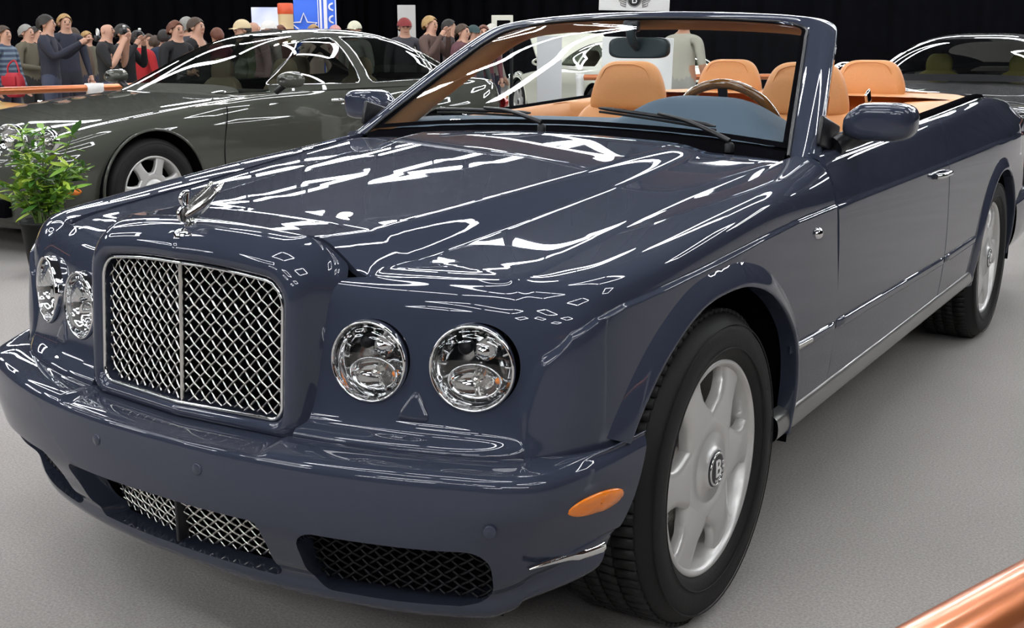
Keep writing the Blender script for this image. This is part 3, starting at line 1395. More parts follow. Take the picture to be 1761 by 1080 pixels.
# ---- tail
def tail():
    # deck behind the leather cover
    rows = []
    for y in np.linspace(3.18, 4.40, 30):
        i = np.clip((y - 2.2) / 2.3, 0, 1)
        xs = float(np.interp(y, [s[0] for s in SIDE] + [4.36, 4.42], [s[3] - .03 for s in SIDE] + [.70, .55]))
        zs = float(np.interp(y, [s[0] for s in SIDE] + [4.4], [s[2] for s in SIDE] + [.972]))
        rows.append([(xs * k, y + (.06 * (1 - k * k) if y > 4.2 else 0), zs + .025 * (1 - k**2)) for k in np.linspace(-1, 1, 21)])
    MB().grid(np.array(rows)).build('boot_lid', PAINT, CAR)
    # rear bumper
    path = polyline([(.93, 3.62), (.925, 3.9), (.90, 4.2), (.80, 4.42), (.55, 4.52), (0, 4.56)], 40)
    full = np.concatenate([path, path[::-1][1:] * np.array([-1, 1])])
    t = np.gradient(full, axis=0)
    t /= np.linalg.norm(t, axis=1)[:, None]
    n = np.stack([t[:, 1], -t[:, 0]], 1)
    rows = []
    for p, q in zip(full, n):
        rows.append([(p[0] - q[0] * i, p[1] - q[1] * i, z) for i, z in ((.05, .575), (.01, .572), (0, .555), (-.004, .48), (0, .40), (.02, .33), (.08, .27), (.2, .26))])
    P = bs_surf(np.array(rows), np.linspace(0, 1, 90), np.linspace(0, 1, 24))
    MB().grid(P).build('rear_bumper', PAINT, CAR)
    rows = []
    for a in np.linspace(0, 2 * PI, 28, endpoint=False):
        rows.append([(.86 + .012 * k, 4.12 + .05 * r * math.cos(a) - .0, .78 + .09 * r * math.sin(a)) for r, k in ((1.05, -3), (1.05, 1.0), (.9, 1.8), (.3, 2.0), (.01, 2.0))])
    o = MB().grid(np.array(rows), cu=True).build('tail_lamp', RED_LENS, CAR)
    mirror_copy(o)


tail()


# ---- floor pan and inner tub
def tub():
    mb = MB()
    mb.box((0, 1.55, .27), (1.60, 2.1, .05), bevel=.01)
    mb.box((0, .82, .60), (1.62, .03, .80), bevel=.005)
    mb.box((0, -.30, .50), (.96, .55, .45), bevel=.02)
    mb.build('underbody', VOID, CAR)
    for s in (1, -1):
        rows = []
        for y in np.linspace(.88, 3.05, 30):
            bx = float(np.interp(y, [q[0] for q in SIDE], [q[3] for q in SIDE]))
            bz = float(np.interp(y, [q[0] for q in SIDE], [q[2] for q in SIDE]))
            rows.append([(s * (bx - .055), y, bz + .004), (s * (bx - .075), y, bz + .008), (s * (bx - .11), y, bz - .002), (s * (bx - .13), y, bz - .05), (s * (bx - .12), y, .8), (s * (bx - .12), y, .35)])
        MB().grid(np.array(rows), flip=s < 0).build('inner_trim', TAN, CAR)
    MB().box((0, 1.9, .30), (1.5, 2.1, .04), bevel=.01).build('cabin_carpet', DASH, CAR)


tub()

# ---- windscreen: frame, pillars, glass
GE = [(.780, .765, 1.020), (.772, .792, 1.040), (.722, .97, 1.150), (.668, 1.16, 1.262), (.622, 1.315, 1.348), (.598, 1.385, 1.378), (.545, 1.412, 1.394), (.42, 1.375, 1.407), (.22, 1.315, 1.417), (0, 1.295, 1.420)]
OE = [(.866, .780, 1.000), (.856, .815, 1.026), (.806, 1.00, 1.146), (.752, 1.20, 1.268), (.706, 1.375, 1.366), (.680, 1.445, 1.398), (.600, 1.468, 1.421), (.44, 1.425, 1.434), (.23, 1.372, 1.443), (0, 1.350, 1.446)]


def screen():
    G, O = np.array(GE), np.array(OE)
    full = lambda C: np.concatenate([C, C[::-1][1:] * np.array([-1, 1, 1])])
    t = np.linspace(0, 1, 140)
    n = len(full(G))
    out = np.array([[.030, -.018, .020]] * 5 + [[.028, -.012, .026]] + [[.012, -.004, .020]] + [[.0, -.006, .014]] * 3)
    A = (G * .80 + O * .20) + out * .55
    B = (G * .38 + O * .62) + out * .62
    I1 = O + np.array([-.012, .045, -.014])
    I2 = O * .5 + G * .5 + np.array([[-.065, .20, -.06]] * 6 + [[-.03, .16, -.07]] + [[0, .13, -.072]] * 3)
    I3 = G + np.array([[-.036, .06, -.03]] * 6 + [[-.02, .05, -.035]] + [[0, .05, -.040]] * 3)
    rows = [full(C) for C in (G, A, B, O, O, I1)]
    for r, k in ((0, 1), (1, 1), (2, 1), (3, 1), (4, 1), (5, 1)):
        pass
    C = np.stack(rows, 1)
    # mirrored half needs mirrored offsets: full() mirrors whole curves so this is exact
    P = bs_surf(C, t, np.linspace(0, 1, 26))
    v = P.reshape(-1, 3)
    MB().add(v, orient(v, grid_faces(*P.shape[:2]), (0, 1.35, 1.0))).build('windscreen_frame', PAINT, CAR)
    C = np.stack([full(q) for q in (I1, I2, I3, G)], 1)
    P = bs_surf(C, t, np.linspace(0, 1, 14))
    v = P.reshape(-1, 3)
    MB().add(v, grid_faces(*P.shape[:2])).build('pillar_trim', TAN_TRIM, CAR)
    # glass as a coons patch inside the G loop
    G1 = G[1:]
    S = polyline(G1[:6], 30)
    tp = polyline(np.concatenate([G1[5:], (G1[5:][::-1] * np.array([-1, 1, 1]))[1:]]), 41)      # left to right
    bp = polyline([(.772, .792, 1.040), (.5, .832, 1.062), (.2, .856, 1.074), (0, .862, 1.077), (-.2, .856, 1.074), (-.5, .832, 1.062), (-.772, .792, 1.040)], 41)
    L, Rr = S, S * np.array([-1, 1, 1])
    nu, nv = 41, 30
    P = np.zeros((nu, nv, 3))
    for i, a in enumerate(np.linspace(0, 1, nu)):
        for j, b in enumerate(np.linspace(0, 1, nv)):
            P[i, j] = (1 - a) * L[j] + a * Rr[j] + (1 - b) * bp[i] + b * tp[i] - ((1 - a) * (1 - b) * L[0] + a * (1 - b) * Rr[0] + (1 - a) * b * L[-1] + a * b * Rr[-1])
    N = grid_normals(P)
    if N[20, 15, 1] > 0:
        N = -N
    MB().grid(P).build('windscreen', GLASS, CAR)
    # black ceramic border just outside the pane
    mb = MB()
    Q = P + N * .0015
    def strip(rowsA):
        mb.grid(np.array(rowsA))
    strip([Q[0], Q[1] * .62 + Q[0] * .38])
    strip([Q[-1], Q[-2] * .62 + Q[-1] * .38])
    strip([Q[:, -1], Q[:, -2] * .9 + Q[:, -1] * .1])
    strip([Q[:, 0], Q[:, 1] * 1.0])
    mb.build('glass_border', FRIT, CAR)
    # dark rubber line between the pane and the painted frame
    loop = np.concatenate([polyline(G, 60), (polyline(G, 60)[::-1] * np.array([-1, 1, 1]))[1:]])
    MB().tube(loop + np.array([0, -.004, .003]), .0055, 6).build('screen_seal', BLACK, CAR)
    # cowl panel under the wipers
    rows = []
    for k in np.linspace(-1, 1, 31):
        x = .77 * k
        g = bp[int(round((1 - k) / 2 * 40))]
        hz = float(hood_z(np.array(x * .96), np.array(.72)))
        rows.append([(x, .715, hz - .014), (x, .745, hz - .022), (x, g[1] - .03, g[2] - .012), (x, g[1] + .02, g[2] - .004)])
    MB().grid(np.array(rows)).build('cowl_panel', FRIT, CAR)
    return P, N


SCR, SCRN = screen()


def wiper(u0, v0, u1, v1, piv):
    """blade lies on the glass between two patch coordinates; arm runs to the pivot"""
    root = empty('wiper', parent=CAR)

    def at(a, b, off):
        i = a * (SCR.shape[0] - 1)
        j = b * (SCR.shape[1] - 1)
        i0, j0 = min(int(i), SCR.shape[0] - 2), min(int(j), SCR.shape[1] - 2)
        fi, fj = i - i0, j - j0
        p = (SCR[i0, j0] * (1 - fi) * (1 - fj) + SCR[i0 + 1, j0] * fi * (1 - fj) + SCR[i0, j0 + 1] * (1 - fi) * fj + SCR[i0 + 1, j0 + 1] * fi * fj)
        return p + SCRN[i0, j0] * off
    B = np.array([at(u0 + (u1 - u0) * t, v0 + (v1 - v0) * t, .018) for t in np.linspace(0, 1, 14)])
    MB().tube(B, np.r_[.003, [.0065] * 12, .003], 6).build('blade', BLACK, root)
    lo = B.copy()
    lo -= np.array([0, -.004, .012])
    MB().tube(lo, .004, 4).build('rubber_edge', RUBBER, root)
    mid = B[7] + np.array([0, -.010, .010])
    pts = [mid, mid * .6 + np.array(piv) * .4 + np.array([0, -.004, .016]), np.array(piv) * .88 + mid * .12 + np.array([0, -.006, .016]), np.array(piv) + np.array([0, 0, .012])]
    MB().tube(polyline(pts, 16), np.linspace(.005, .0085, 16), 8).build('arm', BLACK, root)
    MB().lathe([(.014, -.02), (.014, .002), (.009, .008), (.001, .009)], 16, Matrix.Translation(piv)).build('pivot', DARK_METAL, root)
    return root


wiper(.44, .11, .16, .045, (.60, .765, 1.045))
wiper(.86, .10, .60, .055, (-.05, .775, 1.075))


# ---- dashboard
def dash():
    nx, ny = 61, 24
    P = np.zeros((nx, ny, 3))
    for i, x in enumerate(np.linspace(-.80, .80, nx)):
        for j, t in enumerate(np.linspace(0, 1, ny)):
            y = .87 + .34 * t
            z = 1.052 + .030 * math.sin(min(1, t * 1.2) * PI / 2) - .018 * (x / .8)**2
            hump = math.exp(-((x - .36) / .24)**4)
            z += hump * (.088 * float(sstep(.10, .58, t)) - .012 * float(sstep(.8, 1, t)))
            if t > .93:
                z -= .05 * ((t - .93) / .07)**2
            P[i, j] = (x, y, z)
    mb = MB()
    mb.grid(P)
    mb.grid(np.array([P[:, -1], P[:, -1] + np.array([0, .02, -.09]), P[:, -1] + np.array([0, -.06, -.35])]))
    mb.build('dashboard', DASH, CAR)
    # wood fascia on the passenger side and a clutch of dials
    MB().box((-.25, 1.212, .985), (.95, .012, .12), bevel=.004).build('wood_fascia', WOOD, CAR)


dash()


def steering():
    root = empty('steering_wheel', parent=CAR)
    M = Matrix.Translation((.385, 1.27, 1.030)) @ Matrix.Rotation(math.radians(-68), 4, 'X')
    root.matrix_world = M
    # local z is the column axis
    R = .188
    a = np.linspace(0, 2 * PI, 72, endpoint=False)
    MB().tube([(R * math.cos(t), R * math.sin(t), 0) for t in a], .0165, 12, closed=True).build('rim', WOOD, root)
    MB().lathe([(.001, .030), (.05, .026), (.075, .010), (.07, -.03)], 32).build('hub', BLACK, root)
    for ang in (0.15, PI - .15, -PI / 2):
        MB().box((.115 * math.cos(ang), .115 * math.sin(ang), .0), (.13, .032, .016), Matrix.Rotation(ang, 3, 'Z'), bevel=.005).build('spoke', BLACK, root)
    MB().tube([(0, 0, -.03), (0, 0, -.30)], .03, 12).build('column', BLACK, root)


steering()


def cushion(sections, n=40, power=3.2):
    """lofted padded form: sections = (centre, half width, half depth)"""
    rows = []
    for (c, hw, hd) in sections:
        row = []
        for a in np.linspace(0, 2 * PI, n, endpoint=False):
            ca, sa = math.cos(a), math.sin(a)
            row.append((c[0] + hw * np.sign(ca) * abs(ca)**(2 / power), c[1] + hd * np.sign(sa) * abs(sa)**(2 / power), c[2]))
        rows.append(row)
    C = np.array(rows)
    P = np.einsum('ai,ijk->ajk', bs_basis(len(C), np.linspace(0, 1, len(C) * 4)), C)
    mb = MB()
    mb.grid(P, cv=True, flip=True)
    k = len(mb.v)
    for e in (0, -1):
        c = P[e].mean(0)
        mb.add(np.vstack([P[e], c[None]]), [(j, (j + 1) % n, n) if e == 0 else ((j + 1) % n, j, n) for j in range(n)])
    return mb


def seat(name, x, y, top, hw=.26, head=.175, lean=.16, headh=.20):
    root = empty(name, (x, y, 0), parent=CAR)
    base = .50
    bt = top - headh
    S = []
    for t, w, d in ((0, .9, .07), (.02, .98, .085), (.2, 1.0, .09), (.6, 1.0, .085), (.85, .95, .075), (.95, .84, .06), (1.0, .70, .035), (1.0, .5, .01)):
        z = base + (bt + .015 - base) * t
        S.append(((0, -lean * (bt - z) / (bt - base) * 1.0 + .0, z), hw * w, d))
    cushion(S).build('backrest', TAN, root)
    # head restraint: rounded trapezium, wider at its foot
    S = []
    for t, w, d in ((0, .80, .02), (0, .98, .045), (.05, 1.03, .055), (.3, 1.0, .060), (.6, .90, .056), (.82, .78, .048), (.94, .64, .036), (1.0, .45, .020), (1.0, .25, .006)):
        S.append(((0, .015 * t - .01, bt - .01 + headh * 1.02 * t), head * w, d))
    cushion(S, power=2.7).build('headrest', TAN, root)
    # piping seam on the head restraint
    path = [(head * k * .78, -.064 + .016 * abs(k)**3 + .020 * t, bt + headh * t * .90) for k, t in ((-.98, .08), (-.94, .35), (-.84, .68), (-.68, .90), (-.4, .985), (0, 1.0), (.4, .985), (.68, .90), (.84, .68), (.94, .35), (.98, .08))]
    MB().tube(polyline(path, 40), .003, 6).build('piping', TAN, root)
    S = []
    for t, w, d in ((0, .9, .20), (.1, 1.0, .26), (.8, 1.0, .27), (1.0, .92, .24), (1.0, .6, .15)):
        S.append(((0, -.30, .36 + .16 * t), hw * w, d))
    cushion(S).build('cushion', TAN, root)
    return root


for s in (-1, 1):
    seat('front_seat', s * .385, 2.02, 1.268)
    seat('rear_seat', s * .345, 3.02, 1.262, .27, .165, .12, .165)
    # chrome buckle guide on the seat shoulder
mb = MB()
mb.box((.60, 2.14, 1.10), (.012, .05, .11), Matrix.Rotation(.5, 3, 'X'), bevel=.004)
mb.build('belt_guide', CHROME, CAR)


def rear_shelf():
    # padded leather cover over the folded roof
    out = polyline([(-.80, 2.72), (-.79, 3.0), (-.745, 3.2), (-.60, 3.36), (-.3, 3.44), (0, 3.46), (.3, 3.44), (.60, 3.36), (.745, 3.2), (.79, 3.0), (.80, 2.72)], 70)
    rows = []
    for k, dz in ((1.0, -.03), (1.0, .0), (.985, .012), (.95, .019), (.8, .024), (.5, .026), (.0, .027)):
        rows.append([((p[0]) * k, 2.86 + (p[1] - 2.86) * (k if p[1] > 2.86 else 1), 1.078 + dz) for p in out])
    MB().grid(np.array(rows)).build('roof_cover', TAN, CAR)
    # padded bulkhead behind the rear seats
    MB().box((0, 3.06, .92), (1.52, .10, .33), bevel=.03).build('rear_bulkhead', TAN, CAR)
    for p in ([(.30, 3.10, 1.106), (.40, 3.16, 1.106), (.58, 3.14, 1.104)], [(-.30, 3.10, 1.106), (-.40, 3.16, 1.106), (-.58, 3.14, 1.104)]):
        MB().tube(polyline(p, 12), .004, 6).build('cover_seam', TAN_TRIM, CAR)


rear_shelf()


def rear_side():
    # padded side arms beside the rear seats, level with the belt
    rows = []
    for y in np.linspace(2.06, 3.05, 26):
        bx = float(np.interp(y, [q[0] for q in SIDE], [q[3] for q in SIDE])) - .062
        bz = float(np.interp(y, [q[0] for q in SIDE], [q[2] for q in SIDE]))
        e = float(sstep(2.06, 2.45, y))
        xi = bx - .03 - .20 * e
        rows.append([(bx, y, bz - .004), (bx - .03, y, bz + .008), ((bx + xi) / 2, y, bz + .004), (xi + .02, y, bz - .004), (xi, y, bz - .03), (xi, y, bz - .25), (xi, y, .45)])
    return MB().grid(np.array(rows)).build('rear_side_pad', TAN, CAR)


mirror_copy(rear_side())


# ---- mirrors
def door_mirror():
    root = empty('door_mirror', parent=CAR)
    S = []
    n = 36
    rows = []
    for t, hw, hh, hd in ((0, .3, .4, .0), (0, .55, .62, .0), (.06, .86, .88, 0), (.3, 1, 1, 0), (.6, 1.0, 1.0, 0), (.95, .96, .96, 0), (1.0, .90, .90, 0)):
        row = []
        for a in np.linspace(0, 2 * PI, n, endpoint=False):
            ca, sa = math.cos(a), math.sin(a)
            x = .965 + .100 * hw * np.sign(ca) * abs(ca)**.55
            z = 1.112 + .056 * hh * np.sign(sa) * abs(sa)**.62
            y = .93 + .13 * t + .10 * (x - .965)
            if x < .92:
                z = 1.105 + (z - 1.105) * (1 - .35 * (.92 - x) / .06) - .010 * (.92 - x) / .06
            row.append((x, y, z))
        rows.append(row)
    C = np.array(rows)
    P = np.einsum('ai,ijk->ajk', bs_basis(len(C), np.linspace(0, 1, 36)), C)
    mb = MB()
    mb.grid(P, cv=True, flip=True)
    c = P[0].mean(0)
    mb.add(np.vstack([P[0], c[None]]), [(j, (j + 1) % n, n) for j in range(n)])
    mb.build('mirror_shell', PAINT, root)
    E = P[-1]
    c = E.mean(0)
    MB().add(np.vstack([c + (E - c) * .97, c[None]]), [((j + 1) % n, j, n) for j in range(n)]).build('mirror_face', MIRROR, root)
    mb = MB()
    mb.tube(polyline([(.855, .93, 1.040), (.875, .96, 1.056), (.91, .98, 1.068), (.95, .99, 1.078)], 12), np.linspace(.032, .022, 12), 14)
    mb.build('mirror_arm', BLACK, root)
    MB().box((.845, .905, 1.075), (.015, .16, .085), Matrix.Rotation(-.25, 3, 'X'), bevel=.006).build('mirror_sail', BLACK, root)
    return root


def mirror_tree(root):
    q = empty(root.name.split('.')[0], parent=root.parent)
    for ch in root.children:
        mirror_copy(ch, q)
    return q


mirror_tree(door_mirror())


def rear_view():
    root = empty('rear_view_mirror', parent=CAR)
    n = 40
    rows = []
    for t, k in ((0, .80), (0, .95), (.25, 1.0), (.8, 1.0), (1, .96), (1, .85)):
        rows.append([(.0 + .118 * k * np.sign(math.cos(a)) * abs(math.cos(a))**.35 , 1.335 + .035 * t, 1.320 + .037 * k * np.sign(math.sin(a)) * abs(math.sin(a))**.6 ) for a in np.linspace(0, 2 * PI, n, endpoint=False)])
    P = np.array(rows)
    mb = MB()
    mb.grid(P, cv=True, flip=True)
    for e in (0, -1):
        c = P[e].mean(0)
        mb.add(np.vstack([P[e], c[None]]), [(j, (j + 1) % n, n) for j in range(n)])
    mb.build('mirror_housing', nmat('mirror_back', (.035, .05, .055), .45), root)
    MB().tube(polyline([(0, 1.29, 1.400), (0, 1.285, 1.375), (0, 1.30, 1.345), (0, 1.335, 1.325)], 12), .017, 10).build('mirror_stem', nmat('mirror_back', (0, 0, 0)), root)
    MB().box((0, 1.292, 1.395), (.06, .03, .04), bevel=.008).build('mirror_foot', BLACK, root)


rear_view()
# ================================================================ the hall
CEIL_MAT = nmat('hall_ceiling', (.012, .012, .014), .9, spec=.1)
CURTAIN = nmat('black_curtain', (.0035, .0035, .005), .95, spec=.05, noise=(3, .4))


def carpet_material():
    m = bpy.data.materials.new('grey_carpet')
    m.use_nodes = True
    nt = m.node_tree
    b = nt.nodes['Principled BSDF']
    b.inputs['Roughness'].default_value = .95
    b.inputs['Specular IOR Level'].default_value = .15
    tc = nt.nodes.new('ShaderNodeTexCoord')
    n1 = nt.nodes.new('ShaderNodeTexNoise')
    n1.inputs['Scale'].default_value = 140
    n1.inputs['Detail'].default_value = 6
    n1.inputs['Roughness'].default_value = .75
    n2 = nt.nodes.new('ShaderNodeTexNoise')
    n2.inputs['Scale'].default_value = 1.3
    n2.inputs['Detail'].default_value = 3
    cr = nt.nodes.new('ShaderNodeValToRGB')
    cr.color_ramp.elements[0].position = .30
    cr.color_ramp.elements[0].color = (.265, .246, .232, 1)
    cr.color_ramp.elements[1].position = .72
    cr.color_ramp.elements[1].color = (.53, .497, .47, 1)
    mx = nt.nodes.new('ShaderNodeMix')
    mx.data_type = 'RGBA'
    mx.blend_type = 'MULTIPLY'
    mx.inputs[0].default_value = .25
    nt.links.new(tc.outputs['Object'], n1.inputs['Vector'])
    nt.links.new(tc.outputs['Object'], n2.inputs['Vector'])
    nt.links.new(n1.outputs['Fac'], cr.inputs[0])
    nt.links.new(cr.outputs[0], mx.inputs[6])
    nt.links.new(n2.outputs['Fac'], mx.inputs[7])
    nt.links.new(mx.outputs[2], b.inputs['Base Color'])
    bp = nt.nodes.new('ShaderNodeBump')
    bp.inputs['Strength'].default_value = .5
    bp.inputs['Distance'].default_value = .004
    nt.links.new(n1.outputs['Fac'], bp.inputs['Height'])
    nt.links.new(bp.outputs['Normal'], b.inputs['Normal'])
    return m


HX0, HX1, HY0, HY1, HZ = -26.0, 12.0, -17.0, 30.0, 9.0


def hall():
    def slab(name, c, s, mat):
        o = MB().box(c, s).build(name, mat, smooth=False)
        return tag(o, kind='structure')
    cx, cy = (HX0 + HX1) / 2, (HY0 + HY1) / 2
    sx, sy = HX1 - HX0, HY1 - HY0
    slab('floor', (cx, cy, -.1), (sx, sy, .2), carpet_material())
    slab('ceiling', (cx, cy, HZ + .1), (sx, sy, .2), CEIL_MAT)

    def drape(name, p, q):
        """black hanging cloth with soft folds"""
        p, q = np.array(p, float), np.array(q, float)
        L = np.linalg.norm(q - p)
        n = np.array([-(q - p)[1], (q - p)[0]]) / L
        m = int(L / .12)
        A = []
        for t in np.linspace(0, 1, m):
            w = .07 * math.sin(t * L * 2 * PI / .75) + .03 * math.sin(t * L * 5.1)
            b = p + (q - p) * t + n * w
            A.append([(b[0], b[1], 0), (b[0], b[1], HZ)])
        tag(MB().grid(np.array(A)).build(name, CURTAIN), kind='structure')
    drape('wall_back', (HX0, HY1 - .2), (HX1, HY1 - .2))
    drape('wall_left', (HX0 + .2, HY0), (HX0 + .2, HY1))
    drape('wall_right', (HX1 - .2, HY1), (HX1 - .2, HY0))
    drape('wall_front', (HX1, HY0 + .2), (HX0, HY0 + .2))


hall()

# ---- ceiling lamps: diamond frames of tubes hung over every stand
TUBE_MAT = nmat('lamp_tube', (1, 1, 1), .4, emit=(.95, .97, 1.0), emit_s=TUBE_POWER)
SPOT_MAT = nmat('spot_lens', (1, 1, 1), .4, emit=(1.0, .86, .72), emit_s=SPOT_POWER)


def light_frame(cx, cy, cz, a, b, rot):
    root = empty('light_frame', (cx, cy, cz), rot)
    tag(root, 'hanging diamond frame of white light tubes under the dark ceiling', 'ceiling light', 'diamond light frames over the stands')
    cs = [(a, 0), (0, b), (-a, 0), (0, -b)]
    for i in range(4):
        p, q = np.array(cs[i]), np.array(cs[(i + 1) % 4])
        e = (q - p) / np.linalg.norm(q - p)
        p2, q2 = p + e * .10, q - e * .10
        m = (p2 + q2) / 2
        for u, w in ((p2, m - e * .03), (m + e * .03, q2)):
            MB().tube([(u[0], u[1], 0), (w[0], w[1], 0)], .065, 8).build('tube', TUBE_MAT, root)
    mb = MB()
    for i in range(4):
        p, q = cs[i], cs[(i + 1) % 4]
        mb.tube([(p[0], p[1], .09), (q[0], q[1], .09)], .03, 6)
        mb.tube([(p[0], p[1], .09), (p[0], p[1], HZ - cz)], .006, 5)
    mb.build('hanger_frame', BLACK, root)
    return root


LF = []
for ix in range(5):
    for iy in range(8):
        LF.append((-16.0 + ix * 5.2 + (iy % 2) * 1.6, -13.0 + iy * 5.2))
for i, (lx, ly) in enumerate(LF):
    light_frame(lx, ly, CEIL - .9, 2.1, 1.1, .5 + .35 * ((i * 7) % 5 - 2) * .3)


def spot_cluster(c, d):
    root = empty('spot_bar', c)
    tag(root, 'bar of three round warm spotlights hung from the dark ceiling', 'spotlight')
    d = Vector(d).normalized()
    side = Vector((d.y, -d.x, 0)).normalized()
    for k in (-1, 0, 1):
        M = frame(side * (k * .36), d)
        MB().lathe([(.05, -.24), (.10, -.18), (.115, 0), (.11, .02)], 24, M).build('can', BLACK, root)
        MB().lathe([(.105, 0), (.06, .01), (.001, .012)], 24, M).build('lens', SPOT_MAT, root)
    MB().tube([tuple(side * -1.3 + Vector((0, 0, .3))), tuple(side * 1.3 + Vector((0, 0, .3)))], .03, 8).build('bar', BLACK, root)
    MB().tube([(0, 0, .3), (0, 0, HZ - c[2])], .02, 8).build('drop_pole', BLACK, root)


spot_cluster((-7.3, 7.0, 4.6), (.66, -.68, -.35))

# ================================================================ rails
def rail(name_label, pts, z, r, posts, group=None, post_r=.045):
    root = empty('copper_rail', (pts[0][0], pts[0][1], 0))
    tag(root, name_label, 'railing')
    P = [(p[0] - pts[0][0], p[1] - pts[0][1], z) for p in pts]
    MB().tube(P, r, 20).build('handrail', COPPER, root)
    for p in posts:
        x, y = p[0] - pts[0][0], p[1] - pts[0][1]
        MB().lathe([(.16, 0), (.16, .012), (.05, .03), (post_r, .05), (post_r, z - r * 1.2), (post_r * 1.15, z - r * .6), (post_r * 1.15, z + r * 1.25), (.001, z + r * 1.3)], 20, Matrix.Translation((x, y, 0))).build('post', WHITE, root)
    return root


rail('polished copper handrail crossing the carpet beside the blue convertible', [(1.44, -2.42), (1.718, -1.606), (2.30, .10)], .916, .026, [(2.30, .10)], post_r=.035)
rail('copper handrail on white posts between the crowd and the graphite saloon', [(-8.25, -1.5), (-7.40, 4.6), (-7.10, 7.3)], .935, .034, [(-7.40, 4.55), (-7.11, 7.2), (-7.98, .5)], post_r=.075)
rail('far copper handrail behind the white board and the person in the vest', [(-5.0, 9.6), (-2.5, 11.2), (1.2, 13.4)], .93, .035, [(-5.0, 9.6), (1.2, 13.4)])


